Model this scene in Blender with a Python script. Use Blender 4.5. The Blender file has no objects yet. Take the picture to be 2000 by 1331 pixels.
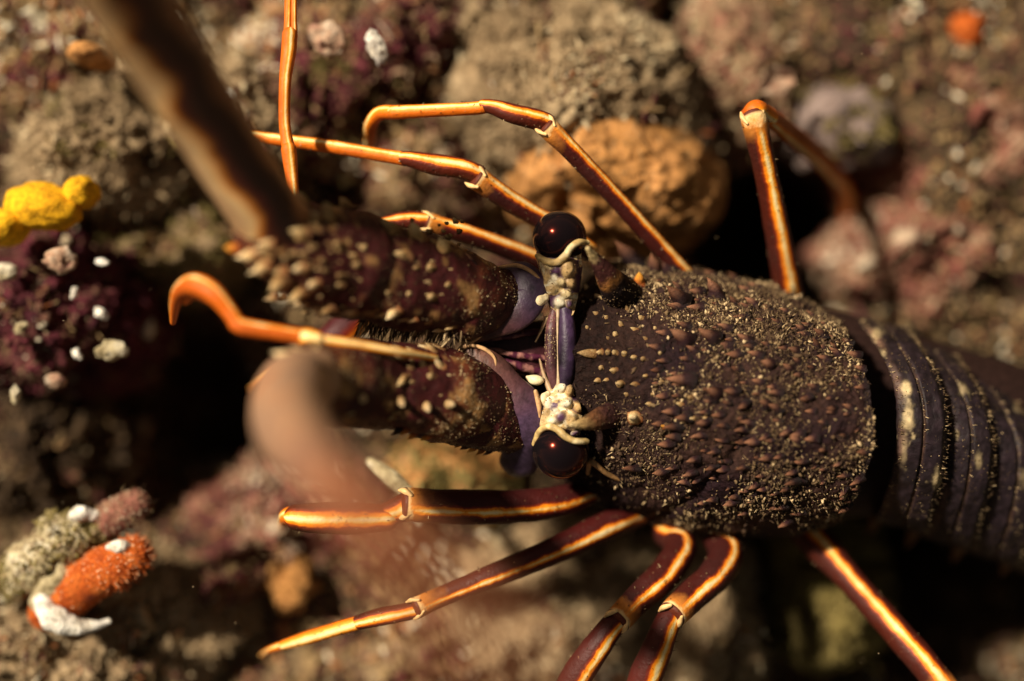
import bpy, math, random
import numpy as np
from mathutils import Vector, Matrix

random.seed(7)
RNG = np.random.default_rng(11)
scene = bpy.context.scene

# ------------------------------------------------------------------ camera
H = 3.0                    # camera height over the plane of focus (the lobster's eyes)
K = 0.001                  # width of one photograph pixel on that plane
cam_d = bpy.data.cameras.new("camera")
cam_d.sensor_width = 36.0
cam_d.lens = 54.0
cam_d.clip_start = 0.01
cam_d.clip_end = 100.0
cam_d.dof.use_dof = True
cam_d.dof.focus_distance = 3.0
cam_d.dof.aperture_fstop = 0.27
cam = bpy.data.objects.new("camera", cam_d)
cam.location = (0, 0, H)
scene.collection.objects.link(cam)
scene.camera = cam

# ------------------------------------------------------------------ light
SUN_DIR = Vector((-0.54, 0.40, 0.74)).normalized()      # towards the light
world = bpy.data.worlds.new("World")
scene.world = world
world.use_nodes = True
wnt = world.node_tree
sky = wnt.nodes.new("ShaderNodeTexSky")
sky.sky_type = 'NISHITA'
sky.sun_disc = False
sky.sun_elevation = math.asin(SUN_DIR.z)
sky.sun_rotation = math.atan2(SUN_DIR.x, SUN_DIR.y)
bg = wnt.nodes["Background"]
bg.inputs["Strength"].default_value = 0.04
tint = wnt.nodes.new("ShaderNodeMix"); tint.data_type = 'RGBA'; tint.blend_type = 'MULTIPLY'   # warm tint added so the sky's fill turns shadows brown, not blue
tint.inputs[0].default_value = 1.0; tint.inputs[7].default_value = (1.0, 0.66, 0.36, 1)
wnt.links.new(sky.outputs[0], tint.inputs[6])
wnt.links.new(tint.outputs[2], bg.inputs["Color"])
sun_d = bpy.data.lights.new("sun", 'SUN')
sun_d.energy = 5.0
sun_d.angle = math.radians(4)
sun_d.color = (1.0, 0.87, 0.69)
sun = bpy.data.objects.new("sun", sun_d)
sun.rotation_euler = (-SUN_DIR).to_track_quat('-Z', 'Y').to_euler()
sun.location = SUN_DIR * 5
scene.collection.objects.link(sun)

scene.render.engine = 'CYCLES'
scene.cycles.use_denoising = True
scene.cycles.max_bounces = 5
scene.view_settings.view_transform = 'Standard'
scene.view_settings.look = 'None'
scene.view_settings.exposure = 0.55
scene.view_settings.gamma = 1.0

# ------------------------------------------------------------------ helpers
def P(px, py, h=0.0):
    """A photograph pixel at height h over the focus plane -> a point of the place."""
    f = K * (H - h) / H
    return np.array([(px - 1000.0) * f, (665.5 - py) * f, h])

def PV(px, py, h):
    f = K * (H - h) / H
    return np.stack([(px - 1000.0) * f, (665.5 - py) * f, h], -1)

def sc(h):
    return K * (H - h) / H

def _hash(ix, iy, iz, seed):
    n = (ix.astype(np.int64) * 73856093) ^ (iy.astype(np.int64) * 19349663) ^ (iz.astype(np.int64) * 83492791) ^ (seed * 2654435)
    n = (n ^ (n >> 13)) * 1274126177 & 0x7fffffff
    n = (n ^ (n >> 16)) & 0xffff
    return n / 65535.0

def vnoise(p, seed=0):
    i = np.floor(p).astype(np.int64)
    f = p - i
    f = f * f * (3 - 2 * f)
    out = 0
    for dx in (0, 1):
        wx = f[..., 0] if dx else 1 - f[..., 0]
        for dy in (0, 1):
            wy = f[..., 1] if dy else 1 - f[..., 1]
            for dz in (0, 1):
                wz = f[..., 2] if dz else 1 - f[..., 2]
                out = out + wx * wy * wz * _hash(i[..., 0] + dx, i[..., 1] + dy, i[..., 2] + dz, seed)
    return out

def fbm(p, octv=4, seed=0, gain=0.5):
    a, s, t = 1.0, 0.0, 0.0
    for k in range(octv):
        s = s + a * vnoise(p * (2.03 ** k) + 17.3 * k, seed + k * 31)
        t += a
        a *= gain
    return s / t - 0.5

def sstep(a, b, x):
    t = np.clip((x - a) / (b - a), 0, 1)
    return t * t * (3 - 2 * t)

def make_mesh(name, V, F, uv=None, col=None, rnd=None, smooth=True, mat=None):
    """F: list of int arrays (n,3) or (n,4); uv: list of arrays (n,k,2) beside F; col / rnd per vertex."""
    me = bpy.data.meshes.new(name)
    V = np.asarray(V, dtype=np.float32)
    F = [np.asarray(f, dtype=np.int32) for f in F if len(f)]
    loops = np.concatenate([f.ravel() for f in F])
    tot = np.concatenate([np.full(len(f), f.shape[1], dtype=np.int32) for f in F])
    start = np.concatenate([[0], np.cumsum(tot)[:-1]]).astype(np.int32)
    me.vertices.add(len(V)); me.vertices.foreach_set("co", V.ravel())
    me.loops.add(len(loops)); me.loops.foreach_set("vertex_index", loops)
    me.polygons.add(len(tot)); me.polygons.foreach_set("loop_start", start)
    me.polygons.foreach_set("loop_total", tot)
    me.update(calc_edges=True)
    if uv is not None:
        l = me.uv_layers.new(name="uv")
        l.data.foreach_set("uv", np.concatenate([np.asarray(u, dtype=np.float32).ravel() for u in uv if len(u)]))
    if col is not None:
        a = me.attributes.new("pigment", 'FLOAT_COLOR', 'POINT')
        c4 = np.ones((len(V), 4), dtype=np.float32); c4[:, :3] = col
        a.data.foreach_set("color", c4.ravel())
    if rnd is not None:
        a = me.attributes.new("rnd", 'FLOAT', 'POINT')
        a.data.foreach_set("value", np.asarray(rnd, dtype=np.float32))
    me.polygons.foreach_set("use_smooth", np.full(len(tot), smooth))
    if mat:
        me.materials.append(mat)
    me.validate()
    return me

def add(name, me, parent=None, mat=None):
    o = bpy.data.objects.new(name, me)
    scene.collection.objects.link(o)
    if mat and me is not None and not me.materials:
        me.materials.append(mat)
    if parent is not None:
        o.parent = parent
        if parent.parent is None:
            o.location = -parent.location
    return o

def tag(o, label=None, cat=None, group=None, kind=None):
    if label: o["label"] = label
    if cat: o["category"] = cat
    if group: o["group"] = group
    if kind: o["kind"] = kind
    return o

def catmull(C, n):
    C = np.asarray(C, dtype=float)
    if len(C) == 2:
        t = np.linspace(0, 1, n)[:, None]
        return C[0] * (1 - t) + C[1] * t
    E = np.vstack([2 * C[0] - C[1], C, 2 * C[-1] - C[-2]])
    seg = len(C) - 1
    dl = np.linalg.norm(np.diff(C[:, :2], axis=0), axis=1) + np.abs(np.diff(C[:, 2])) * 600 + 1e-6
    cum = np.concatenate([[0], np.cumsum(dl)])
    s = np.linspace(0, cum[-1], n)
    k = np.clip(np.searchsorted(cum, s, side='right') - 1, 0, seg - 1)
    t = ((s - cum[k]) / dl[k])[:, None]
    p0, p1, p2, p3 = E[k], E[k + 1], E[k + 2], E[k + 3]
    return 0.5 * (2 * p1 + (p2 - p0) * t + (2 * p0 - 5 * p1 + 4 * p2 - p3) * t * t + (3 * p1 - p0 - 3 * p2 + p3) * t ** 3)

def sweep(X, R, nseg=20, flat=1.0, cap=(1, 1), wob=None):
    """Tube over world points X with radii R; returns V, F, uv (u round the tube, 0.25 = towards +Z; v along it)."""
    X = np.asarray(X, float); R = np.asarray(R, float)
    n = len(X)
    T = np.gradient(X, axis=0); T /= np.linalg.norm(T, axis=1)[:, None] + 1e-12
    v = np.linspace(0, 1, n)
    pre, post = [], []
    if cap[0]:
        for a in (80, 60, 35, 15):
            a = math.radians(a); pre.append((X[0] - T[0] * R[0] * math.sin(a) * cap[0], R[0] * math.cos(a), T[0], 0.0))
    if cap[1]:
        for a in (15, 35, 60, 80):
            a = math.radians(a); post.append((X[-1] + T[-1] * R[-1] * math.sin(a) * cap[1], R[-1] * math.cos(a), T[-1], 1.0))
    if pre:
        X = np.vstack([[p[0] for p in pre], X]); R = np.concatenate([[p[1] for p in pre], R])
        T = np.vstack([[p[2] for p in pre], T]); v = np.concatenate([[p[3] for p in pre], v])
    if post:
        X = np.vstack([X, [p[0] for p in post]]); R = np.concatenate([R, [p[1] for p in post]])
        T = np.vstack([T, [p[2] for p in post]]); v = np.concatenate([v, [p[3] for p in post]])
    n = len(X)
    up = np.array([0, 0, 1.0])
    B = np.cross(up, T); nb = np.linalg.norm(B, axis=1)
    for i in range(n):
        if nb[i] < 0.12:
            B[i] = B[i - 1] if i else np.array([0, 1.0, 0])
    B /= np.linalg.norm(B, axis=1)[:, None]
    N = np.cross(T, B)
    ph = np.arange(nseg) / nseg * 2 * math.pi
    V = X[:, None, :] + R[:, None, None] * (np.cos(ph)[None, :, None] * B[:, None, :] + flat * np.sin(ph)[None, :, None] * N[:, None, :])
    if wob is not None:
        nr = V - X[:, None, :]
        V = V + nr * wob(V)[..., None]
    V = V.reshape(-1, 3)
    i = np.arange(n - 1)[:, None]; j = np.arange(nseg)[None, :]
    j2 = (j + 1) % nseg
    F = np.stack([i * nseg + j, i * nseg + j2, (i + 1) * nseg + j2, (i + 1) * nseg + j], -1).reshape(-1, 4)
    u0 = np.broadcast_to(j / nseg, (n - 1, nseg)); u1 = u0 + 1 / nseg
    v0 = np.broadcast_to(v[:-1, None], (n - 1, nseg)); v1 = np.broadcast_to(v[1:, None], (n - 1, nseg))
    uv = np.stack([np.stack([u0, v0], -1), np.stack([u1, v0], -1), np.stack([u1, v1], -1), np.stack([u0, v1], -1)], -2).reshape(-1, 4, 2)
    c0 = len(V); V = np.vstack([V, X[0], X[-1]])
    jj = np.arange(nseg); jj2 = (jj + 1) % nseg
    T0 = np.stack([np.full(nseg, c0), jj2, jj], -1)
    T1 = np.stack([np.full(nseg, c0 + 1), (n - 1) * nseg + jj, (n - 1) * nseg + jj2], -1)
    tuv = np.zeros((nseg, 3, 2)); tuv[:, :, 0] = 0.25
    tuv1 = tuv.copy(); tuv1[:, :, 1] = 1
    return V, [F, T0, T1], [uv, tuv, tuv1]

def tube_px(ctrl, n=40, nseg=20, flat=1.0, cap=(1, 1), wob=None):
    D = catmull(ctrl, n)
    X = PV(D[:, 0], D[:, 1], D[:, 2]); R = np.maximum(D[:, 3], 0.5) * sc(D[:, 2])
    return sweep(X, R, nseg, flat, cap, wob)

def blob(center, rad, rot=(0, 0, 0), nlat=24, nlon=36, amp=0.0, freq=3.0, seed=0, octv=4, power=1.0):
    th = np.linspace(0, math.pi, nlat + 1)[1:-1]
    ph = np.arange(nlon) / nlon * 2 * math.pi
    S = np.stack([np.sin(th)[:, None] * np.cos(ph)[None], np.sin(th)[:, None] * np.sin(ph)[None], np.broadcast_to(np.cos(th)[:, None], (len(th), nlon))], -1).reshape(-1, 3)
    S = np.vstack([S, [0, 0, 1], [0, 0, -1]])
    D = S.copy()
    if power != 1.0:
        D = np.sign(D) * np.abs(D) ** power
    r = 1.0
    if amp:
        r = 1 + amp * 2 * fbm(S * freq + seed * 3.7, octv, seed)[:, None]
    R = np.array(Matrix.Rotation(rot[2], 3, 'Z') @ Matrix.Rotation(rot[1], 3, 'Y') @ Matrix.Rotation(rot[0], 3, 'X'))
    V = (D * r * np.asarray(rad)) @ R.T + np.asarray(center)
    m = nlat - 1
    i = np.arange(m - 1)[:, None]; j = np.arange(nlon)[None]; j2 = (j + 1) % nlon
    F = np.stack([i * nlon + j, (i + 1) * nlon + j, (i + 1) * nlon + j2, i * nlon + j2], -1).reshape(-1, 4)
    jj = np.arange(nlon); jj2 = (jj + 1) % nlon
    top = np.stack([np.full(nlon, m * nlon), jj, jj2], -1)
    bot = np.stack([np.full(nlon, m * nlon + 1), (m - 1) * nlon + jj2, (m - 1) * nlon + jj], -1)
    return V, [F, top, bot]

def merge(parts):
    Vs, Fs, o = [], [], 0
    for V, F in parts:
        Vs.append(V)
        Fs += [np.asarray(f) + o for f in F]
        o += len(V)
    tri = [f for f in Fs if f.shape[1] == 3]; quad = [f for f in Fs if f.shape[1] == 4]
    out = []
    if quad: out.append(np.concatenate(quad))
    if tri: out.append(np.concatenate(tri))
    return np.vstack(Vs), out

def vnormals(V, F):
    N = np.zeros_like(V)
    for f in F:
        a, b, c = V[f[:, 0]], V[f[:, 1]], V[f[:, 2]]
        n = np.cross(b - a, c - a)
        for k in range(f.shape[1]):
            np.add.at(N, f[:, k], n)
    return N / (np.linalg.norm(N, axis=1)[:, None] + 1e-12)

def sample_surface(V, F, n, keep=None):
    tris = []
    for f in F:
        tris.append(f[:, :3])
        if f.shape[1] == 4:
            tris.append(f[:, [0, 2, 3]])
    T = np.concatenate(tris)
    a, b, c = V[T[:, 0]], V[T[:, 1]], V[T[:, 2]]
    cr = np.cross(b - a, c - a); ar = np.linalg.norm(cr, axis=1)
    nn = cr / (ar[:, None] + 1e-15)
    w = ar.copy()
    if keep is not None:
        w = w * keep((a + b + c) / 3, nn)
    if w.sum() <= 0:
        return np.zeros((0, 3)), np.zeros((0, 3))
    k = RNG.choice(len(T), n, p=w / w.sum())
    u, v = RNG.random(n), RNG.random(n)
    s = u + v > 1; u[s] = 1 - u[s]; v[s] = 1 - v[s]
    p = a[k] + u[:, None] * (b - a)[k] + v[:, None] * (c - a)[k]
    return p, nn[k]

OV = np.array([[1, 0, 0], [-1, 0, 0], [0, 1, 0], [0, -1, 0], [0, 0, 1], [0, 0, -1]], float)
OF = np.array([[0, 2, 4], [2, 1, 4], [1, 3, 4], [3, 0, 4], [2, 0, 5], [1, 2, 5], [3, 1, 5], [0, 3, 5]])
def _subdiv(V, F):
    V = list(map(tuple, V)); mp = {}; out = []
    def mid(a, b):
        k = (min(a, b), max(a, b))
        if k not in mp:
            m = (np.array(V[a]) + np.array(V[b])) / 2; m /= np.linalg.norm(m)
            mp[k] = len(V); V.append(tuple(m))
        return mp[k]
    for a, b, c in F:
        x, y, z = mid(a, b), mid(b, c), mid(c, a)
        out += [(a, x, z), (x, b, y), (z, y, c), (x, y, z)]
    return np.array(V), np.array(out)
SV, SF = _subdiv(OV, OF)
ang = np.arange(5) / 5 * 2 * math.pi
CV = np.vstack([np.stack([np.cos(ang), np.sin(ang), 0 * ang], -1), np.stack([.7 * np.cos(ang), .7 * np.sin(ang), 0 * ang + .55], -1), [[0, 0, 1]]])
CF = np.array([[i, (i + 1) % 5, 5 + (i + 1) % 5] for i in range(5)] + [[i, 5 + (i + 1) % 5, 5 + i] for i in range(5)] + [[5 + i, 5 + (i + 1) % 5, 10] for i in range(5)])

def scatter(p, nrm, size, stretch, tv=SV, tf=SF, tilt=0.4, jit=0.25, bias=None):
    """Copies of a small shape on a surface, joined: one mesh of uncountable growth."""
    n = len(p)
    d = nrm + RNG.normal(0, tilt, (n, 3))
    if bias is not None:
        d = d + np.asarray(bias)
    d /= np.linalg.norm(d, axis=1)[:, None]
    a = np.cross(d, RNG.normal(0, 1, (n, 3))); a /= np.linalg.norm(a, axis=1)[:, None]
    b = np.cross(d, a)
    t = tv[None] * (1 + RNG.normal(0, jit, (n, len(tv), 1)))
    s = np.asarray(size)[:, None, None]; st = np.asarray(stretch)
    st = st[:, None, None] if st.ndim else st
    V = p[:, None] + s * (t[..., 0:1] * a[:, None] + t[..., 1:2] * b[:, None] + st * t[..., 2:3] * d[:, None])
    F = tf[None] + (np.arange(n) * len(tv))[:, None, None]
    rnd = np.repeat(RNG.random(n), len(tv))
    return V.reshape(-1, 3), [F.reshape(-1, 3)], rnd

# ------------------------------------------------------------------ materials
class NB:
    def __init__(self, name):
        self.m = bpy.data.materials.new(name); self.m.use_nodes = True
        self.t = self.m.node_tree
        self.b = self.t.nodes["Principled BSDF"]
    def n(self, typ, **kw):
        nd = self.t.nodes.new(typ)
        for k, v in kw.items():
            if k.startswith("i_"):
                key = k[2:].replace("_", " ")
                nd.inputs[int(key) if key.isdigit() else key].default_value = v
            else:
                setattr(nd, k, v)
        return nd
    def l(self, a, b): self.t.links.new(a, b)
    def noise(self, scale, detail=4, rough=0.6, coord=None, w=True, dist=0.0):
        nd = self.n("ShaderNodeTexNoise", noise_dimensions='4D')
        nd.inputs["Scale"].default_value = scale; nd.inputs["Detail"].default_value = detail
        nd.inputs["Roughness"].default_value = rough; nd.inputs["Distortion"].default_value = dist
        if coord is None: coord = self.coord()
        self.l(coord, nd.inputs["Vector"])
        oi = self.n("ShaderNodeObjectInfo"); mu = self.n("ShaderNodeMath", operation='MULTIPLY'); mu.inputs[1].default_value = 37.0
        self.l(oi.outputs["Random"], mu.inputs[0]); self.l(mu.outputs[0], nd.inputs["W"])
        return nd.outputs["Fac"]
    def coord(self):
        return self.n("ShaderNodeTexCoord").outputs["Object"]
    def ramp(self, fac, stops, interp='LINEAR'):
        r = self.n("ShaderNodeValToRGB"); r.color_ramp.interpolation = interp
        e = r.color_ramp.elements
        while len(e) < len(stops): e.new(0.5)
        for el, (p, c) in zip(e, stops):
            el.position = p; el.color = (*c, 1)
        self.l(fac, r.inputs[0])
        return r.outputs[0]
    def mix(self, fac, a, b, mode='MIX'):
        m = self.n("ShaderNodeMix", data_type='RGBA', blend_type=mode)
        for s, v in ((0, fac), (6, a), (7, b)):
            if isinstance(v, (int, float)): m.inputs[s].default_value = v
            elif isinstance(v, tuple): m.inputs[s].default_value = (*v, 1)
            else: self.l(v, m.inputs[s])
        return m.outputs[2]
    def math(self, op, a, b=0.0, c=None):
        m = self.n("ShaderNodeMath", operation=op)
        for s, v in ((0, a), (1, b), (2, c)):
            if v is None: continue
            if isinstance(v, (int, float)): m.inputs[s].default_value = v
            else: self.l(v, m.inputs[s])
        return m.outputs[0]
    def attr(self, name, out="Color"):
        return self.n("ShaderNodeAttribute", attribute_name=name).outputs[out]
    def bump(self, fac, strength, dist):
        b = self.n("ShaderNodeBump"); b.inputs["Strength"].default_value = strength; b.inputs["Distance"].default_value = dist
        self.l(fac, b.inputs["Height"]); self.l(b.outputs[0], self.b.inputs["Normal"])
    def done(self, col, rough=0.6, spec=0.4, coat=0.0):
        if isinstance(col, tuple): self.b.inputs["Base Color"].default_value = (*col, 1)
        else: self.l(col, self.b.inputs["Base Color"])
        if isinstance(rough, (int, float)): self.b.inputs["Roughness"].default_value = rough
        else: self.l(rough, self.b.inputs["Roughness"])
        self.b.inputs["Specular IOR Level"].default_value = spec
        self.b.inputs["Coat Weight"].default_value = coat
        return self.m

def mat_rock(name, stops, scale=9.0, fine=60.0, bump=0.012):
    k = NB(name)
    a = k.noise(scale, 5, 0.62, dist=0.4); f = k.noise(fine, 4, 0.7)
    c = k.ramp(a, stops)
    g = k.ramp(f, [(0.3, (0.45, 0.42, 0.4)), (0.62, (1.1, 1.1, 1.1))])
    c = k.mix(1.0, c, g, 'MULTIPLY')
    k.bump(f, 0.9, bump)
    return k.done(c, 0.9, 0.2)

def mat_growth(name, stops):
    k = NB(name)
    r = k.attr("rnd", "Fac")
    c = k.ramp(r, stops)
    f = k.noise(90, 3)
    k.bump(f, 0.6, 0.006)
    return k.done(c, 0.85, 0.25)

def mat_pigment(name, fine=70.0, lo=0.6, hi=1.15, rough=0.45, spec=0.45, bump=0.3, bdist=0.003, coat=0.0):
    k = NB(name)
    c = k.attr("pigment")
    f = k.noise(fine, 4, 0.65)
    g = k.ramp(f, [(0.3, (lo, lo, lo)), (0.68, (hi, hi, hi))])
    k.bump(f, bump, bdist)
    return k.done(k.mix(1.0, c, g, 'MULTIPLY'), rough, spec, coat)

def mat_leg(name, u0, w=1.0, orange=0.0, dark=(0.045, 0.006, 0.004), endcol=True):
    """Maroon limb with an orange-edged cream stripe along it (u round the limb, v along it)."""
    k = NB(name)
    uv = k.n("ShaderNodeUVMap"); sp = k.n("ShaderNodeSeparateXYZ"); k.l(uv.outputs[0], sp.inputs[0])
    nz = k.noise(40, 3, 0.6)
    d = k.math('ABSOLUTE', k.math('SUBTRACT', sp.outputs[0], u0))
    d = k.math('ADD', d, k.math('ADD', k.math('MULTIPLY', k.math('SUBTRACT', nz, 0.5), 0.07), k.math('MULTIPLY', k.math('SUBTRACT', k.noise(11, 3), 0.5), 0.07)))
    d = k.math('DIVIDE', d, w)
    mid = tuple(dark[i] * (1 - orange) + (0.72, 0.15, 0.006)[i] * orange for i in range(3))
    rd = tuple(a * (1 - orange) + b * orange for a, b in zip((0.20, 0.018, 0.003), (0.80, 0.22, 0.01)))
    c = k.ramp(d, [(0.0, (0.95, 0.76, 0.40)), (0.030, (0.95, 0.60, 0.16)), (0.048, (0.92, 0.32, 0.012)), (0.082, (0.80, 0.20, 0.005)), (0.105, rd), (0.15, mid), (0.30, mid)])
    bl = k.noise(9, 3, 0.6)
    c = k.mix(1.0, c, k.ramp(bl, [(0.3, (0.7, 0.62, 0.6)), (0.6, (1.05, 1.05, 1.05))]), 'MULTIPLY')
    bb = k.noise(24, 4, 0.75)
    c = k.mix(k.ramp(bb, [(0.60, (0, 0, 0)), (0.70, (0.75, 0.75, 0.75))]), c, mid)
    if endcol:
        e = k.math('ADD', k.math('MULTIPLY', k.math('SUBTRACT', nz, 0.5), 0.10), sp.outputs[1])
        ef = k.ramp(e, [(0.86, (0, 0, 0)), (0.97, (0.85, 0.85, 0.85))])
        c = k.mix(ef, c, (0.68, 0.24, 0.035))
        e2 = k.ramp(e, [(0.965, (0, 0, 0)), (0.985, (0.9, 0.9, 0.9))])
        c = k.mix(e2, c, (0.85, 0.58, 0.26))
        e3 = k.ramp(sp.outputs[1], [(0.990, (0, 0, 0)), (0.996, (1, 1, 1))])
        c = k.mix(e3, c, (0.10, 0.018, 0.006))
    sp2 = k.noise(130, 2, 0.5)
    spk = k.ramp(sp2, [(0.70, (0, 0, 0)), (0.78, (0.5, 0.5, 0.5))])
    c = k.mix(spk, c, (0.45, 0.25, 0.12))
    k.bump(k.noise(75, 4, 0.7), 0.6, 0.005)
    return k.done(c, k.ramp(bl, [(0.35, (0.7, 0.7, 0.7)), (0.6, (0.46, 0.46, 0.46))]), 0.3, 0.0)

def mat_spine(name, base, mid, tip):
    k = NB(name)
    uv = k.n("ShaderNodeUVMap"); sp = k.n("ShaderNodeSeparateXYZ"); k.l(uv.outputs[0], sp.inputs[0])
    nz = k.math('MULTIPLY', k.math('SUBTRACT', k.noise(30, 3), 0.5), 0.3)
    c = k.ramp(k.math('ADD', sp.outputs[1], nz), [(0.05, base), (0.4, mid), (0.9, tip)])
    oi = k.n("ShaderNodeObjectInfo")
    c = k.mix(1.0, c, k.ramp(oi.outputs["Random"], [(0.0, (0.55, 0.48, 0.42)), (0.4, (0.9, 0.86, 0.8)), (1.0, (1.25, 1.25, 1.2))]), 'MULTIPLY')
    f = k.noise(22, 3)
    c = k.mix(1.0, c, k.ramp(f, [(0.32, (0.45, 0.4, 0.38)), (0.6, (1.1, 1.1, 1.1))]), 'MULTIPLY')
    k.bump(f, 0.5, 0.02)
    return k.done(c, 0.55, 0.22)

M = {}
M['silt'] = mat_rock("silt_rock", [(0.28, (0.05, 0.032, 0.02)), (0.42, (0.19, 0.13, 0.07)), (0.56, (0.32, 0.225, 0.125)), (0.72, (0.40, 0.30, 0.18))])
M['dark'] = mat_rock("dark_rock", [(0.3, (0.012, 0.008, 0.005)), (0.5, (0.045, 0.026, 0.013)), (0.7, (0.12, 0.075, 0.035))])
M['maroon'] = mat_rock("coralline_rock", [(0.3, (0.03, 0.006, 0.01)), (0.48, (0.10, 0.018, 0.026)), (0.6, (0.10, 0.045, 0.03)), (0.75, (0.26, 0.18, 0.10))])
M['pink'] = mat_rock("pink_rock", [(0.28, (0.07, 0.03, 0.02)), (0.45, (0.25, 0.10, 0.07)), (0.58, (0.30, 0.19, 0.11)), (0.74, (0.40, 0.28, 0.2))])
M['lilac'] = mat_rock("lilac_rock", [(0.3, (0.10, 0.07, 0.06)), (0.5, (0.24, 0.18, 0.16)), (0.7, (0.36, 0.28, 0.25))], 14)
M['orange'] = mat_rock("orange_sponge", [(0.3, (0.18, 0.11, 0.05)), (0.42, (0.34, 0.16, 0.045)), (0.55, (0.54, 0.26, 0.085)), (0.72, (0.56, 0.36, 0.18))], 6, 45)
M['olive'] = mat_rock("olive_rock", [(0.3, (0.05, 0.035, 0.012)), (0.5, (0.13, 0.10, 0.03)), (0.7, (0.22, 0.17, 0.05))])
M['yellow'] = mat_rock("yellow_sponge", [(0.3, (0.65, 0.30, 0.008)), (0.5, (0.85, 0.46, 0.012)), (0.75, (0.95, 0.62, 0.03))], 12, 60, 0.006)
M['redorange'] = mat_rock("red_orange_sponge", [(0.3, (0.22, 0.035, 0.01)), (0.48, (0.62, 0.12, 0.015)), (0.7, (0.8, 0.25, 0.05))], 26, 150, 0.012)
M['crust'] = mat_rock("pale_crust", [(0.3, (0.16, 0.12, 0.05)), (0.5, (0.5, 0.42, 0.25)), (0.68, (0.8, 0.75, 0.6))], 22, 80, 0.008)
M['white'] = mat_rock("white_lime", [(0.3, (0.5, 0.42, 0.3)), (0.45, (0.85, 0.8, 0.68)), (0.7, (0.95, 0.93, 0.88))], 26, 70, 0.008)
M['shell'] = mat_rock("pink_shell", [(0.3, (0.22, 0.08, 0.08)), (0.5, (0.45, 0.28, 0.18)), (0.7, (0.66, 0.55, 0.42))], 34, 90, 0.004)
M['mud'] = mat_rock("seabed_silt", [(0.3, (0.01, 0.007, 0.004)), (0.5, (0.05, 0.032, 0.017)), (0.72, (0.15, 0.10, 0.05))], 4, 30, 0.02)
G = {}
G['tan'] = mat_growth("tan_turf", [(0.0, (0.13, 0.085, 0.045)), (0.4, (0.28, 0.20, 0.11)), (0.8, (0.37, 0.27, 0.155)), (1.0, (0.52, 0.42, 0.26))])
G['mixed'] = mat_growth("mixed_turf", [(0.0, (0.05, 0.012, 0.014)), (0.3, (0.13, 0.03, 0.035)), (0.5, (0.22, 0.14, 0.06)), (0.8, (0.36, 0.25, 0.12)), (0.93, (0.34, 0.10, 0.03)), (1.0, (0.75, 0.68, 0.5))])
G['pinky'] = mat_growth("pink_turf", [(0.0, (0.12, 0.05, 0.03)), (0.35, (0.26, 0.08, 0.06)), (0.6, (0.27, 0.17, 0.10)), (0.85, (0.38, 0.26, 0.17)), (1.0, (0.55, 0.45, 0.33))])
G['maroon'] = mat_growth("maroon_turf", [(0.0, (0.03, 0.006, 0.01)), (0.5, (0.12, 0.02, 0.03)), (0.8, (0.14, 0.08, 0.045)), (0.94, (0.3, 0.22, 0.13)), (1.0, (0.7, 0.62, 0.45))])
G['orange'] = mat_growth("orange_turf", [(0.0, (0.15, 0.07, 0.025)), (0.4, (0.42, 0.19, 0.055)), (0.65, (0.40, 0.24, 0.10)), (1.0, (0.30, 0.21, 0.11))])
G['olive'] = mat_growth("olive_turf", [(0.0, (0.05, 0.035, 0.01)), (0.6, (0.17, 0.13, 0.035)), (1.0, (0.28, 0.22, 0.08))])
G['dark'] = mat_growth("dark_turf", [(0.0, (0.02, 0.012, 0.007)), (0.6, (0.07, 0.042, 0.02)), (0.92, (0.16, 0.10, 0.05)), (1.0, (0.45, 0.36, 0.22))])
G['redorange'] = mat_growth("sponge_bristle", [(0.0, (0.3, 0.05, 0.01)), (0.6, (0.7, 0.16, 0.02)), (1.0, (0.75, 0.5, 0.3))])
G['fuzz'] = mat_growth("shell_silt", [(0.0, (0.025, 0.012, 0.007)), (0.35, (0.065, 0.036, 0.019)), (0.72, (0.17, 0.11, 0.052)), (1.0, (0.60, 0.44, 0.24))])

# ------------------------------------------------------------------ the setting
HOLES = [(400, 830, 220, 180, 0.5), (330, 640, 120, 110, 0.25), (1530, 450, 190, 190, 0.9), (1900, 1000, 420, 230, 0.7), (1750, 1180, 380, 260, 0.5), (480, 470, 120, 90, 0.35), (1330, 90, 60, 120, 0.4)]
def sheet():
    """The ground: knobbly silt at rock level, with hollows, running out to the distance."""
    n = 560
    t = np.linspace(-1, 1, n)
    g = np.sign(t) * (np.abs(t) * 1.9 + 28 * np.maximum(np.abs(t) - 0.62, 0) ** 2 / 0.38 ** 2)
    x, y = np.meshgrid(g, g, indexing='xy')
    p = np.stack([x, y, 0 * x], -1)
    z = -0.56 + 0.24 * fbm(p * 2.2, 4, 3) + 0.16 * fbm(p * 8, 4, 9) + 0.05 * fbm(p * 30, 3, 13)
    for (hx, hy, rx, ry, dp) in HOLES:
        c = P(hx, hy, -0.7); f = sc(-0.7)
        z = z - dp * np.exp(-((((x - c[0]) / (rx * f)) ** 2 + ((y - c[1]) / (ry * f)) ** 2) ** 1.5))
    r = np.hypot(x, y); z = z + np.clip(r - 2.0, 0, 30) * 0.02
    V = np.stack([x, y, z], -1).reshape(-1, 3)
    i = np.arange(n - 1)[:, None]; j = np.arange(n - 1)[None]
    F = np.stack([i * n + j, i * n + j + 1, (i + 1) * n + j + 1, (i + 1) * n + j], -1).reshape(-1, 4)
    return V, [F]
V, F = sheet()
SEA = tag(add("seabed", make_mesh("seabed", V, F, mat=M['mud'])), kind="structure")
def patchy(p, seed, n, k=1.5, jit=0.22):
    return np.clip(0.5 + k * fbm(p * 6.5 + seed, 3, seed + 77) + RNG.normal(0, jit, n), 0, 1)
inv = lambda q: (np.abs(q[:, 0]) < 1.35) & (np.abs(q[:, 1]) < 1.0)
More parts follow.
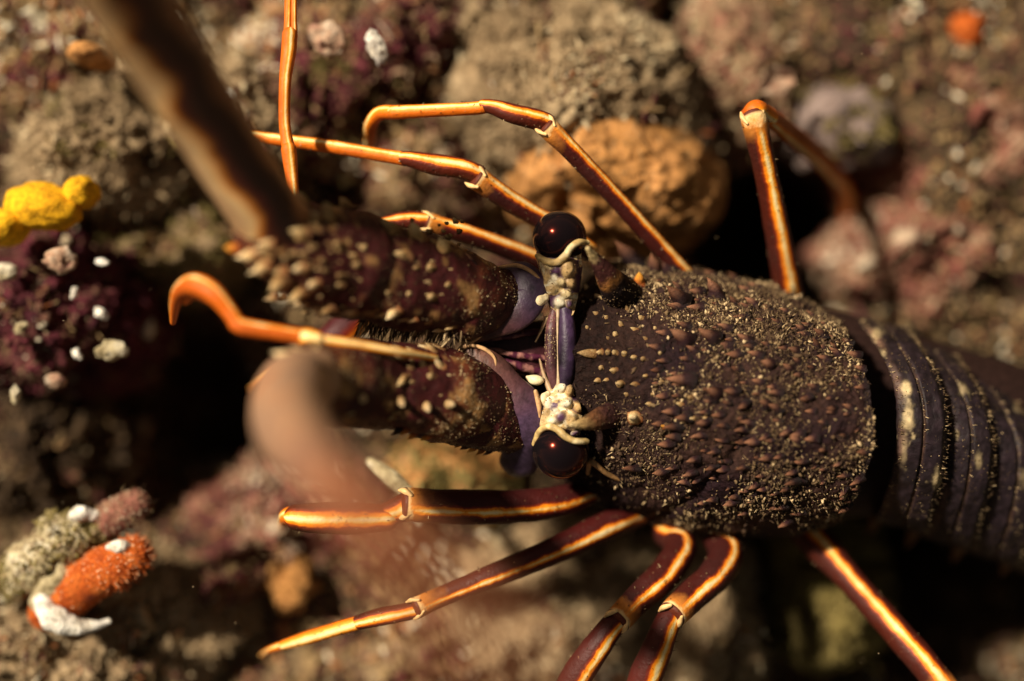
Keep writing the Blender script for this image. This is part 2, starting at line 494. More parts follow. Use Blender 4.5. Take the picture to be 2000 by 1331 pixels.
p, nn = sample_surface(V, F, 26000, lambda q, m: inv(q) * (m[:, 2] > 0.25) * (q[:, 2] > -1.0))
sz = RNG.uniform(3, 8, len(p)) * 1.2e-3 * RNG.uniform(0.5, 1.2, len(p))
sv, sf, rn = scatter(p, nn, sz, RNG.uniform(0.6, 3.2, len(p)), OV, OF, tilt=0.5, jit=0.35)
g = add("turf", make_mesh("turf", sv, sf, rnd=np.repeat(patchy(p, 5, len(p)), len(OV)), mat=G['mixed']), SEA)
tag(g, kind="stuff")

def rock(name, label, cat, px, py, ht, rx, ry, rz, mat, turf=None, n=700, size=(6, 13), stretch=(0.7, 2.0), rotz=0.0, amp=0.22, freq=2.0, seed=1, res=(96, 140), group=None, power=1.0, tilt=0.4):
    """A rock whose upper side is at height ht under pixel (px, py); radii in pixels; turf is one mass of growth on it."""
    hc = ht - rz * K
    c = P(px, py, ht * 0.75 + hc * 0.25); c[2] = hc
    f = sc(ht)
    V, F = blob((0, 0, 0), (rx * f, ry * f, rz * K), (0, 0, rotz), res[0], res[1], amp, freq, seed, 5, power)
    N = vnormals(V, F)
    if (N * V).sum() < 0: N = -N
    V = V + N * (0.07 * fbm(V * 9 + seed, 4, seed + 2) - 0.05 * np.exp(-(fbm(V * 5 + seed * 2, 3, seed + 8) / 0.035) ** 2) + 0.03 * fbm(V * 34 + seed, 3, seed + 4))[:, None] * min(1.0, rx / 120)
    o = add(name, make_mesh(name, V, F, mat=M[mat]))
    o.location = c
    tag(o, label, cat, group)
    if turf:
        n = int(n * 3.2)
        p, nn = sample_surface(V, F, n, lambda q, m: (m[:, 2] > 0.05) * (0.12 + np.clip(0.5 + 2.6 * fbm(q * 9 + seed, 3, seed + 5), 0, 1.5)))
        s = RNG.uniform(size[0] * 0.35, size[1] * 0.55, n) * f * RNG.uniform(0.5, 1.3, n)
        sv, sf, rn = scatter(p, nn, s, RNG.uniform(stretch[0], stretch[1] * 2.0, n), OV, OF, tilt=tilt, jit=0.35)
        rn = np.repeat(patchy(p, seed, n), len(OV))
        m = max(int(n / 90), 4)
        p, nn = sample_surface(V, F, m, lambda q, w: (w[:, 2] > 0.1) * 1.0)
        lv, lf, _ = scatter(p, nn, RNG.uniform(size[1] * 0.6, size[1] * 1.6, m) * f * RNG.uniform(0.5, 1.2, m), RNG.uniform(0.25, 0.9, m), SV, SF, 0.6, 0.5)
        rn = np.concatenate([rn, np.repeat(RNG.random(m), len(SV))])
        sv, sf = merge([(sv, sf), (lv, lf)])
        g = add("turf", make_mesh("turf", sv, sf, rnd=rn, mat=G[turf]), o)
        g.location = (0, 0, 0)
        tag(g, kind="stuff")
    return o

# upper half, behind the lobster
rock("boulder", "large tan silt-covered boulder behind the arched upper legs", "boulder", 1120, 190, -0.25, 345, 250, 440, 'silt', 'tan', 5600, (5, 11), rotz=-0.55, seed=3, amp=0.2)
rock("sponge", "big orange encrusting sponge swelling from the tan boulder behind the upper eye", "sponge", 1212, 342, -0.20, 240, 165, 340, 'orange', 'orange', 900, (2, 5), (0.5, 1.2), rotz=-0.15, seed=8, amp=0.14)
rock("rock", "knobbly tan rock at the top, upper left of the orange sponge", "rock", 860, 330, -0.42, 190, 130, 300, 'silt', 'mixed', 1500, seed=12)
rock("rock", "purple-tinged rock with pink crust behind the upper antenna joint", "rock", 640, 150, -0.36, 220, 200, 330, 'maroon', 'mixed', 2200, (6, 14), seed=15, amp=0.28)
rock("rock", "pink and magenta crusted rock at the top edge above the walking leg", "rock", 790, 60, -0.30, 120, 110, 330, 'maroon', 'pinky', 700, (6, 12), seed=17, amp=0.25)
rock("rock", "tan rock patch between the thick antenna and the orange antennule", "rock", 480, 215, -0.33, 130, 170, 330, 'silt', 'tan', 1500, (6, 13), seed=19, amp=0.26, rotz=0.4)
rock("rock", "dark mottled rock in the upper left corner", "rock", 90, 70, -0.40, 260, 170, 320, 'maroon', 'mixed', 1500, (7, 16), seed=23, amp=0.3)
rock("rock", "broad tan silted rock left of the thick blurred antenna", "rock", 215, 270, -0.27, 270, 175, 380, 'silt', 'tan', 2300, (6, 14), seed=27, amp=0.26, rotz=0.35)
rock("rock", "deep maroon crusted rock dotted with white under the yellow sponge", "rock", 70, 600, -0.22, 230, 190, 420, 'maroon', 'maroon', 1500, (6, 15), (0.5, 1.3), seed=31, amp=0.26)
rock("rock", "olive brown rock flank between yellow sponge and antenna base", "rock", 330, 480, -0.42, 170, 130, 300, 'silt', 'olive', 1000, (5, 11), seed=33, amp=0.3)
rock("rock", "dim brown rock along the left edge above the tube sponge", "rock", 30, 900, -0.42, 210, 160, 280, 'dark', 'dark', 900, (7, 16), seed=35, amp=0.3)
rock("rock", "pale pinkish rock shoulder at the top right of the boulder", "rock", 1450, 120, -0.44, 120, 190, 300, 'pink', 'tan', 700, (6, 12), seed=37, amp=0.22, rotz=0.2)
rock("rock", "flat lilac grey stone behind the raised rear leg", "rock", 1655, 235, -0.46, 115, 90, 180, 'lilac', None, seed=41, amp=0.16, power=0.85)
rock("rock", "tan and pink rock mass at the top right edge", "rock", 1690, 70, -0.52, 230, 140, 300, 'pink', 'pinky', 900, (8, 16), seed=43, amp=0.28)
rock("rock", "large rosy brown rock filling the right edge", "rock", 1890, 290, -0.50, 200, 270, 330, 'pink', 'pinky', 1300, (8, 18), seed=45, amp=0.26)
rock("rock", "mottled rock over the lobster's tail at the right", "rock", 1815, 500, -0.48, 180, 120, 330, 'pink', 'pinky', 800, (8, 16), seed=47, amp=0.3)
# lower half
rock("rock", "crimson and pink crusted rock under the front lower leg", "rock", 560, 1030, -0.46, 200, 120, 300, 'maroon', 'pinky', 1100, (7, 15), seed=51, amp=0.3)
rock("sponge", "ochre yellow lump of sponge among pink crusts left of the straight lower leg", "sponge", 565, 1140, -0.40, 75, 85, 240, 'orange', None, seed=53, amp=0.22)
rock("rock", "broad tan rock under the straight lower leg", "rock", 660, 1290, -0.45, 330, 160, 320, 'silt', 'mixed', 2200, (7, 15), seed=55, amp=0.28)
rock("rock", "tan speckled rock in the lower left corner", "rock", 150, 1250, -0.27, 330, 190, 380, 'silt', 'tan', 2200, (6, 14), seed=57, amp=0.28)
rock("rock", "sandy smooth rock below the lobster's head between the lower legs", "rock", 1080, 1170, -0.44, 300, 220, 340, 'silt', 'tan', 2200, (5, 11), seed=61, amp=0.2)
rock("rock", "ochre stained rock beneath the lower eye", "rock", 880, 930, -0.40, 170, 110, 300, 'orange', 'olive', 600, (6, 13), seed=63, amp=0.25)
rock("rock", "dim tan rock between the two rear lower legs of the lobster", "rock", 1400, 1240, -0.36, 130, 190, 380, 'silt', 'tan', 1400, (5, 11), seed=91, amp=0.2)
rock("boulder", "dark round boulder with olive flank under the rear of the carapace", "boulder", 1640, 1185, -0.40, 145, 165, 330, 'olive', 'olive', 500, (3, 6), (0.5, 1.0), seed=65, amp=0.10)
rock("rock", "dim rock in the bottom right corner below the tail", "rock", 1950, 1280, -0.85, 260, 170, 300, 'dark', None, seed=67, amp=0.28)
rock("rock", "small maroon ringed stone among pink crusts in the lower left", "rock", 440, 1130, -0.38, 80, 70, 240, 'maroon', 'pinky', 200, (6, 12), seed=69, amp=0.25)

pts = [(o.matrix_basis.translation, o) for o in list(scene.objects) if o.name.split('.')[0] in ('rock', 'boulder')]
for (t, o) in pts:
    me = o.data; nv = len(me.vertices)
    co = np.empty(nv * 3, np.float32); me.vertices.foreach_get("co", co); co = co.reshape(-1, 3)
    no = np.empty(nv * 3, np.float32); me.vertices.foreach_get("normal", no); no = no.reshape(-1, 3)
    idx = np.where(no[:, 2] > 0.25)[0]
    if len(idx) < 50: continue
    seeds_ = RNG.choice(idx, 26); P_, N_ = [], []
    for q in seeds_:
        m = RNG.integers(5, 22)
        P_.append(co[q] + RNG.normal(0, 0.012, (m, 3)) * [1, 1, 0.3]); N_.append(no[q] + RNG.normal(0, 0.5, (m, 3)))
    P_, N_ = np.concatenate(P_), np.concatenate(N_)
    sv, sf, rn = scatter(P_, N_, RNG.uniform(0.0012, 0.0034, len(P_)), RNG.uniform(6, 16, len(P_)), CV, CF, 0.3, 0.15)
    g = add("algae_tufts", make_mesh("algae_tufts", sv, sf, rnd=rn, mat=G['mixed' if RNG.random() < 0.6 else 'olive']), o); g.location = (0, 0, 0)
    tag(g, kind="stuff")

# ------------------------------------------------------------------ sponges and shells
def root(name, label, cat, loc, group=None):
    o = bpy.data.objects.new(name, None); scene.collection.objects.link(o)
    o.empty_display_size = 0.05
    o.location = loc
    return tag(o, label, cat, group)

ys = root("sponge", "bright yellow lobed sponge on the rock at the left edge", "sponge", P(70, 410, -0.3))
for (x, y, rx, ry, rz, rt, sd) in ((85, 405, 82, 48, 60, 0.12, 1), (160, 375, 36, 34, 50, 0.5, 2), (10, 445, 52, 40, 60, -0.3, 3)):
    V, F = blob(P(x, y, -0.16), np.array([rx, ry, rz]) * K, (0, 0, -rt), 26, 40, 0.16, 2.2, sd + 70)
    add("lobe", make_mesh("lobe", V, F, mat=M['yellow']), ys)

ts = root("tube_sponge", "tan and orange tube sponge with white limy crust in the lower left", "sponge", P(160, 1110, -0.35))
V, F, uv = tube_px([(x, y, h - 0.12, r) for (x, y, h, r) in ((95, 1195, -0.12, 40), (150, 1150, -0.07, 44), (215, 1110, -0.03, 44), (262, 1085, -0.02, 34))], 30, 30, wob=lambda v: 0.25 * fbm(v * 14, 4, 3))
tube_o = tag(add("orange_tube", make_mesh("orange_tube", V, F, mat=M['redorange']), ts), "orange bristly tube of the sponge")
p, nn = sample_surface(V, F, 420, lambda q, m: (q[:, 0] > P(190, 0, 0)[0]) * 1.0)
sv, sf, rn = scatter(p, nn, RNG.uniform(0.0006, 0.001, 420), RNG.uniform(8, 22, 420), CV, CF, 0.35, 0.1, bias=(0.5, -0.1, 0))
tag(add("bristles", make_mesh("bristles", sv, sf, rnd=rn, mat=G['redorange']), tube_o), kind="stuff")
def fuzzy(parent, V, F, n, lo, hi, mat, seed):
    p, nn = sample_surface(V, F, n, lambda q, m: (m[:, 2] > -0.3) * np.clip(0.4 + 2.5 * fbm(q * 14, 3, seed), 0.03, 1))
    sv, sf, rn = scatter(p, nn, RNG.uniform(lo, hi, n), RNG.uniform(0.6, 2.4, n), OV, OF, 0.5, 0.35)
    tag(add("turf", make_mesh("turf", sv, sf, rnd=rn, mat=G[mat]), parent), kind="stuff")
fuzzy(tube_o, V, F, 900, 0.001, 0.003, 'redorange', 3)
V, F, uv = tube_px([(x, y, h - 0.12, r) for (x, y, h, r) in ((190, 1035, -0.1, 30), (230, 1005, -0.07, 33), (268, 985, -0.06, 27))], 24, 26, wob=lambda v: 0.3 * fbm(v * 16, 4, 8))
tan_o = add("tan_tube", make_mesh("tan_tube", V, F, mat=M['pink']), ts)
fuzzy(tan_o, V, F, 800, 0.001, 0.003, 'pinky', 7)
p, nn = sample_surface(V, F, 60)
sv, sf, rn = scatter(p, nn, RNG.uniform(0.0006, 0.001, 60), RNG.uniform(10, 26, 60), CV, CF, 0.35, 0.1, bias=(0.5, 0.1, 0))
tag(add("bristles", make_mesh("bristles", sv, sf, rnd=rn, mat=G['fuzz']), tan_o), kind="stuff")
V, F, uv = tube_px([(x, y, h - 0.12, r) for (x, y, h, r) in ((10, 1150, -0.16, 30), (60, 1110, -0.1, 44), (120, 1060, -0.08, 50), (190, 1035, -0.1, 40))], 40, 36, wob=lambda v: 1.0 * fbm(v * 26, 5, 4))
co = add("crust", make_mesh("crust", V, F, mat=M['crust']), ts)
fuzzy(co, V, F, 1500, 0.0015, 0.005, 'olive', 5)
fuzzy(co, V, F, 500, 0.0015, 0.005, 'tan', 6)
V, F, uv = tube_px([(x, y, h - 0.12, r) for (x, y, h, r) in ((105, 1100, -0.05, 14), (120, 1120, -0.04, 18), (95, 1150, -0.06, 18), (75, 1180, -0.07, 16))], 30, 18, wob=lambda v: 1.1 * fbm(v * 34, 4, 5))
add("crust", make_mesh("crust", V, F, mat=M['crust']), ts)
for pts in ([(85, 1175, -0.05, 18), (100, 1205, -0.03, 26), (140, 1222, -0.03, 22), (185, 1222, -0.04, 12), (212, 1214, -0.05, 6)], [(140, 1010, -0.05, 8), (155, 1005, -0.04, 15), (185, 1006, -0.05, 10)], [(212, 1070, 0.0, 6), (235, 1066, 0.01, 12), (258, 1068, 0.0, 6)]):
    V, F, uv = tube_px([(x, y, h - 0.12, r) for (x, y, h, r) in pts], 26, 18, wob=lambda v: 1.2 * fbm(v * 40, 4, 6))
    add("limy_crust", make_mesh("limy_crust", V, F, mat=M['white']), ts)

def shell(label, px, py, h, rx, ry, rot, mat='shell', seed=1, cup=False):
    """A cupped shell valve: outer and inner skin joined at a rim."""
    f = sc(h)
    nl, na = 10, 28
    ph = np.arange(na) / na * 2 * math.pi
    rings = []
    for s in list(np.linspace(0.08, 1, nl)) + list(np.linspace(1, 0.08, nl)):
        rings.append((s,))
    V = []
    for i, (s,) in enumerate(rings):
        inner = i >= nl
        z = (1 - s * s) * (0.36 if not inner else 0.24) * (-1 if cup else 1)
        rr = s * (0.97 if inner else 1.0) * (1 + 0.06 * np.sin(ph * 9) * s)
        V.append(np.stack([rx * f * rr * np.cos(ph), ry * f * rr * np.sin(ph), np.full(na, z * rx * f)], -1))
    V = np.concatenate(V); n = len(rings)
    V = V + rx * f * np.stack([0.7 * fbm(V / (rx * f) * 1.6 + px, 3, 3), 0.7 * fbm(V / (rx * f) * 1.6 + py, 3, 4), 0.5 * fbm(V / (rx * f) * 2.2 + px, 3, 5)], -1)
    ca, sa = math.cos(0.5), math.sin(0.5); V = V @ np.array([[1, 0, 0], [0, ca, -sa], [0, sa, ca]]).T
    a = rot; V = V @ np.array([[math.cos(a), -math.sin(a), 0], [math.sin(a), math.cos(a), 0], [0, 0, 1]]).T
    i = np.arange(n - 1)[:, None]; j = np.arange(na)[None]; j2 = (j + 1) % na
    F = np.stack([i * na + j, i * na + j2, (i + 1) * na + j2, (i + 1) * na + j], -1).reshape(-1, 4)
    o = add("shell", make_mesh("shell", V, [F], mat=M[mat])); o.location = P(px, py, h)
    return tag(o, label, "shell")
shell("pinkish cup shell on the pale rock beside the raised rear leg", 1517, 158, -0.34, 36, 32, 0.3, cup=True)
shell("narrow white shell standing on the magenta rock at the top", 735, 92, -0.16, 18, 38, 0.35, 'white')
shell("yellowish pink open shell right of the orange antennule top", 635, 78, -0.2, 42, 34, -0.4)
shell("white shell flake under the yellow sponge", 118, 508, -0.13, 32, 26, 0.2)
shell("pale ragged shell at the edge of the dark hollow on the left", 216, 686, -0.17, 32, 20, 0.1, 'crust')
shell("small pale shell low on the maroon rock at the left", 108, 745, -0.17, 18, 20, 0.5)
shell("cream shell scrap beside the thick antenna", 445, 188, -0.2, 16, 12, 0.5, 'white')
rock("sponge", "small orange sponge on the tan rock left of the thick antenna", "sponge", 165, 98, -0.16, 46, 26, 90, 'orange', None, seed=81, amp=0.15, rotz=-0.1, res=(24, 36))
rock("sponge", "small red sponge high on the rock near the top right corner", "sponge", 1895, 55, -0.52, 40, 48, 120, 'redorange', None, seed=83, amp=0.2, res=(24, 36))
for i, (x, y, r, m, lab) in enumerate(((200, 512, 12, 'white', "small white barnacle right of the shell flake under the yellow sponge"), (145, 572, 11, 'white', "tiny cream barnacle in the middle of the maroon rock"), (197, 612, 14, 'white', "pale barnacle at the right rim of the maroon rock above the ragged shell"),
        (40, 640, 15, 'crust', "dull cream barnacle low on the maroon rock near the left edge"), (150, 692, 12, 'white', "narrow white barnacle left of the ragged shell"), (12, 530, 26, 'crust', "large chalky barnacle cut by the left edge under the yellow sponge"), (30, 772, 15, 'crust', "cream barnacle at the bottom of the maroon rock by the left edge"))):
    V, F = blob((0, 0, 0), np.array([r, r * 0.6, r * 0.6]) * K, (0, 0, i * 1.3), 18, 28, 0.9, 1.7, i + 90)
    o = add("barnacle", make_mesh("barnacle", V, F, mat=M[m])); o.location = P(x, y, -0.16 - 0.02 * (i % 3))
    tag(o, lab, "barnacle", "barnacles on the maroon rock")
V, F, uv = tube_px([(725, 905, -0.2, 12), (765, 935, -0.17, 17), (800, 965, -0.16, 14)], 20, 16, wob=lambda v: 0.3 * fbm(v * 20, 3, 2))
o = add("worm_tube", make_mesh("worm_tube", V, F, mat=M['crust']))
tag(o, "pale chalky worm tube above the knee of the front lower leg", "worm tube")

# ------------------------------------------------------------------ the lobster
LOB = root("spiny_lobster", "spiny lobster with dark silted carapace, black eyes and orange striped legs", "lobster", P(1350, 780, -0.75))

M['shell_dark'] = mat_pigment("carapace_shell", 110, 0.35, 1.5, 0.7, 0.12, 1.0, 0.008)
M['smooth'] = mat_pigment("smooth_plate", 75, 0.5, 1.35, 0.46, 0.35, 0.5, 0.004, 0.0)
M['tailshell'] = mat_pigment("abdomen_shell", 70, 0.45, 1.4, 0.55, 0.2, 0.6, 0.005)
M['sp_dark'] = mat_spine("dark_spine", (0.010, 0.004, 0.004), (0.032, 0.010, 0.013), (0.34, 0.16, 0.09))
M['sp_tan'] = mat_spine("tan_spine", (0.14, 0.05, 0.018), (0.46, 0.28, 0.11), (0.72, 0.54, 0.28))
M['sp_cream'] = mat_spine("cream_spine", (0.30, 0.10, 0.03), (0.66, 0.46, 0.22), (0.85, 0.68, 0.42))
M['sp_orange'] = mat_spine("orange_spine", (0.12, 0.02, 0.01), (0.5, 0.14, 0.02), (0.8, 0.38, 0.05))

def dust(parent, V, F, n, lo=0.0007, hi=0.0018, seed=1, name="silt_grains", keep=None):
    """Fine silt lying on a part of the lobster."""
    p, nn = sample_surface(V, F, n, keep or (lambda q, m: (m[:, 2] > 0) * np.clip(0.4 + 2.5 * fbm(q * 14, 3, seed), 0.05, 1)))
    sv, sf, rn = scatter(p, nn, RNG.uniform(lo, hi, n), RNG.uniform(0.6, 1.8, n), OV, OF, 0.5, 0.3)
    r = np.clip(0.5 + 1.2 * fbm(p * 12, 3, seed) + RNG.normal(0, 0.2, n), 0, 1)
    return tag(add(name, make_mesh(name, sv, sf, rnd=np.repeat(r, len(OV)), mat=G['fuzz']), parent), kind="stuff")

# --- spine shapes, shared by all the spines of one colour
def spine_mesh(mat, aspect, bend, power, seed=0):
    n, ns = 9, 12
    t = np.linspace(0, 1, n)
    X = np.stack([bend * t ** 2, 0 * t, t], -1)
    R = aspect * np.maximum((1 - t ** power), 0.02) * (1 + 0.25 * (1 - t) ** 6)
    ph = np.arange(ns) / ns * 2 * math.pi
    V = X[:, None] + R[:, None, None] * np.stack([np.cos(ph), np.sin(ph), 0 * ph], -1)[None]
    V = (V + (V - X[:, None]) * 0.9 * fbm(V * 3.2 + seed * 5, 3, seed)[..., None]).reshape(-1, 3)
    i = np.arange(n - 1)[:, None]; j = np.arange(ns)[None]; j2 = (j + 1) % ns
    F = np.stack([i * ns + j, i * ns + j2, (i + 1) * ns + j2, (i + 1) * ns + j], -1).reshape(-1, 4)
    v0 = np.broadcast_to(t[:-1, None], (n - 1, ns)); v1 = np.broadcast_to(t[1:, None], (n - 1, ns)); u = np.broadcast_to(j / ns, (n - 1, ns))
    uv = np.stack([np.stack([u, v0], -1), np.stack([u, v0], -1), np.stack([u, v1], -1), np.stack([u, v1], -1)], -2).reshape(-1, 4, 2)
    return make_mesh("spine", V, [F], [uv], mat=mat)
SPM = {}
for m in ('sp_dark', 'sp_tan', 'sp_cream', 'sp_orange'):
    for q in range(3):
        SPM[m, 's', q] = spine_mesh(M[m], 0.36, 0.35, 1.3, q)              # sharp, hooked forward
        SPM[m, 'b', q] = spine_mesh(M[m], 0.42, 0.22, 1.5 + 0.35 * q, q + 5)  # blunt knob
        SPM[m, 'l', q] = spine_mesh(M[m], 0.26, 0.2, 2.2, q + 9)           # long rod

def spine(parent, pos, d, length, mat, kind='s', fwd=(-1, 0, 0)):
    d = (Vector(d).normalized() + Vector(RNG.normal(0, 0.12, 3))).normalized(); f = Vector(fwd)
    x = (f - d * f.dot(d))
    if x.length < 1e-4: x = Vector((0, 1, 0)).cross(d)
    x.normalize(); y = d.cross(x)
    R = Matrix((x, y, d)).transposed().to_4x4()
    o = bpy.data.objects.new("spine", SPM[mat, kind, random.randrange(3)])
    scene.collection.objects.link(o)
    o.parent = parent
    o.matrix_local = Matrix.Translation(Vector(pos)) @ R @ Matrix.Scale(length, 4)
    return o

# --- carapace
CX = np.array([1100, 1126, 1180, 1260, 1340, 1430, 1520, 1600, 1660, 1708.])
CT = np.array([612, 572, 516, 508, 524, 542, 559, 584, 607, 634.])
CB = np.array([890, 938, 984, 1014, 1033, 1045, 1046, 1042, 1032, 1014.])
CZ = np.array([0.0, 0.006, 0.020, 0.045, 0.07, 0.085, 0.09, 0.085, 0.078, 0.066])
CD = np.array([0.14, 0.17, 0.22, 0.26, 0.28, 0.29, 0.29, 0.28, 0.27, 0.25])
def ci(x, a):
    return np.interp(x, CX, a)
def smooth_ci(x, a):
    return sum(ci(np.clip(x + dx, CX[0], CX[-1]), a) for dx in (-30, -15, 0, 15, 30)) / 5
def car_pt(s, th):
    """s 0..1 front to rear, th -..+ : negative = towards the top of the photograph."""
    x = CX[0] + s * (CX[-1] - CX[0])
    T, B, Z, D = smooth_ci(x, CT), smooth_ci(x, CB), smooth_ci(x, CZ), smooth_ci(x, CD)
    mid = (T + B) / 2 - 18 + 30 * s
    w = np.where(th < 0, mid - T, B - mid)
    y = mid + w * np.sin(th)
    h = Z - D * (1 - np.cos(th))
    xx = x - 70 * np.sin(th) ** 2 * s ** 3 - 34 * np.abs(np.sin(th)) ** 3 * (1 - s) ** 4 * (th > 0)
    return xx, y, h
NS, NT = 300, 260
S_, TH = np.meshgrid(np.linspace(0, 1, NS), np.radians(np.linspace(-122, 122, NT)), indexing='ij')
x_, y_, h_ = car_pt(S_, TH)
grv = np.exp(-((x_ - (1465 - 190 * np.sin(TH) ** 2)) / 14) ** 2) * (np.abs(TH) < 1.5)      # neck groove
grv2 = np.exp(-((y_ - (TH * 0 + 735 + 60 * S_)) / 9) ** 2) * (x_ > 1475)
rid = np.exp(-((y_ - 690) / 16) ** 2) * sstep(1340, 1180, x_)
V = PV(x_, y_, h_).reshape(-1, 3)
i = np.arange(NS - 1)[:, None]; j = np.arange(NT - 1)[None]
CFc = [np.stack([i * NT + j, (i + 1) * NT + j, (i + 1) * NT + j + 1, i * NT + j + 1], -1).reshape(-1, 4)]
N0 = vnormals(V, CFc)
if N0[NT * 150 + 130, 2] < 0:
    CFc = [f[:, ::-1] for f in CFc]; N0 = -N0
dsp = 0.012 * fbm(V * 14, 4, 5) * 2 + 0.006 * fbm(V * 60, 3, 6) * 2 - 0.010 * grv.ravel() - 0.006 * grv2.ravel() + 0.010 * rid.ravel()
CV_ = V + N0 * dsp[:, None]
a = fbm(V * 10, 4, 21); b = fbm(V * 34, 3, 22)
sil = np.clip(0.35 + 2.2 * a + 1.0 * b, 0, 1)[:, None]
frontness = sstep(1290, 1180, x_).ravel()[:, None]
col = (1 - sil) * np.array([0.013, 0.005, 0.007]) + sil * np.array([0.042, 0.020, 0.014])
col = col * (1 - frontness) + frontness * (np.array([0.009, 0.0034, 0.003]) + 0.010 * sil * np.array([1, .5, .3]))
edge = sstep(0.965, 0.985, S_).ravel()[:, None]
col = col * (1 - edge) + edge * np.array([0.02, 0.012, 0.012])
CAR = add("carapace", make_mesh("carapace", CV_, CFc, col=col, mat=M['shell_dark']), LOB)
sol = CAR.modifiers.new("thickness", 'SOLIDIFY'); sol.thickness = 0.008; sol.offset = -1
CN = vnormals(CV_, CFc)
GX, GY = x_.ravel(), y_.ravel()
def car_at(px, py):
    """Nearest carapace vertex (on the upper side) to a photograph pixel."""
    up = CN[:, 2] > -0.2
    d = (GX - px) ** 2 + (GY - py) ** 2 + (~up) * 1e9
    k = int(np.argmin(d))
    return CV_[k], CN[k]

big = [(1240, 514, 46, 's'), (1281, 522, 38, 's'), (1309, 527, 32, 's'), (1206, 520, 16, 's'), (1347, 532, 18, 's'), (1398, 538, 20, 's'), (1440, 547, 18, 's'),
       (1332, 588, 36, 's'), (1402, 576, 34, 's'), (1374, 596, 26, 's'), (1478, 594, 22, 's'), (1508, 597, 16, 's'), (1440, 592, 18, 's'), (1340, 668, 34, 's'), (1395, 660, 30, 's'),
       (1428, 672, 26, 's'), (1462, 668, 22, 's'), (1445, 690, 22, 's'), (1508, 712, 24, 's'), (1545, 718, 18, 's'), (1600, 676, 20, 's'), (1636, 678, 16, 's'), (1570, 640, 16, 's'),
       (1346, 742, 34, 's'), (1402, 770, 26, 's'), (1437, 766, 20, 's'), (1326, 836, 24, 's'), (1374, 852, 20, 's'), (1246, 912, 22, 's'), (1296, 922, 20, 's'), (1396, 914, 18, 's'),
       (1470, 830, 20, 's'), (1520, 800, 20, 's'), (1580, 780, 18, 's'), (1630, 800, 16, 's'), (1560, 860, 18, 's'), (1610, 880, 16, 's'), (1480, 950, 16, 's'), (1540, 955, 16, 's'), (1440, 975, 16, 's'), (1350, 980, 16, 's')]
for (x, y, L, kd) in big:
    p, n = car_at(x, y)
    spine(CAR, p - n * 0.004, Vector(n) * 0.75 + Vector((-0.55, 0.12, 0.2)), L * K * 1.45, 'sp_dark', kd)
for (x, y, L, m) in ((1250, 556, 30, 'sp_orange'), (1243, 812, 30, 'sp_cream'), (1205, 815, 20, 'sp_tan'), (1300, 830, 16, 'sp_orange')):
    p, n = car_at(x, y)
    spine(CAR, p - n * 0.004, Vector(n) * 0.9 + Vector((-0.35, 0.1, 0.2)), L * K, m, 'b')
for row in np.arange(556, 1010, 24):                  # rows of smaller spines running along the shell
    for x in np.arange(1285 + RNG.uniform(0, 30), 1690, 33):
        if RNG.random() < 0.22: continue
        p, n = car_at(x + RNG.normal(0, 7), row + (x - 1285) * 0.10 + RNG.normal(0, 5))
        spine(CAR, p - n * 0.003, Vector(n) * 0.7 + Vector((-0.7, RNG.normal(0, .15), 0.1)), RNG.uniform(13, 30) * K, 'sp_dark', 's')
for (x, y, r) in ((1185, 620, 7), (1213, 632, 9), (1240, 640, 8), (1204, 652, 9), (1187, 660, 6), (1225, 602, 8), (1254, 618, 8), (1165, 612, 7), (1148, 640, 6), (1178, 720, 8), (1201, 724, 9), (1213, 748, 11), (1243, 750, 9), (1170, 742, 9), (1188, 741, 7), (1262, 735, 7), (1224, 772, 7), (1275, 770, 7), (1268, 792, 8), (1294, 746, 7), (1300, 777, 7), (1165, 690, 8), (1178, 692, 8), (1192, 690, 8), (1206, 692, 8), (1222, 694, 9), (1240, 698, 9), (1258, 704, 8), (1330, 790, 8), (1350, 776, 8), (1356, 814, 9), (1380, 818, 8), (1180, 585, 6), (1205, 575, 6), (1262, 662, 7), (1280, 640, 6), (1290, 690, 7)):
    p, n = car_at(x, y)
    spine(CAR, p - n * 0.004, Vector(n) + Vector((-0.3, 0, 0)), r * K * 1.7, 'sp_tan', 'b')
# silt grains and hairs that cover the shell
def carkeep(q, m):
    dens = np.clip(0.30 + 4.0 * fbm(q * 8, 3, 41), 0.04, 1)
    return (m[:, 2] > -0.25) * dens * (0.32 + 0.68 * sstep(0.15, 0.32, q[:, 0])) * (0.45 + 0.55 * sstep(-0.3, -0.16, q[:, 1]))
def grains(name, n, lo, hi, st, tv, tf, seed, jit):
    p, nn = sample_surface(CV_, CFc, n, carkeep)
    sv, sf, rn = scatter(p, nn, RNG.uniform(lo, hi, n) * RNG.uniform(0.6, 1.2, n), RNG.uniform(*st, n), tv, tf, 0.45, jit, bias=(-0.25, 0, 0))
    r = np.clip(0.48 + 1.3 * fbm(p * 9, 3, seed) + RNG.normal(0, 0.26, n), 0, 1)
    tag(add(name, make_mesh(name, sv, sf, rnd=np.repeat(r, len(tv)), mat=G['fuzz']), CAR), kind="stuff")
grains("granules", 5200, 0.0016, 0.0040, (0.9, 2.6), SV, SF, 61, 0.25)
grains("silt_grains", 16000, 0.0009, 0.0022, (0.6, 1.8), OV, OF, 63, 0.35)
p, nn = sample_surface(CV_, CFc, 5200, carkeep)
sv, sf, rn = scatter(p, nn, RNG.uniform(0.0006, 0.0012, len(p)), RNG.uniform(6, 16, len(p)), CV, CF, 0.9, 0.1)
tag(add("hairs", make_mesh("hairs", sv, sf, rnd=rn, mat=G['fuzz']), CAR), kind="stuff")

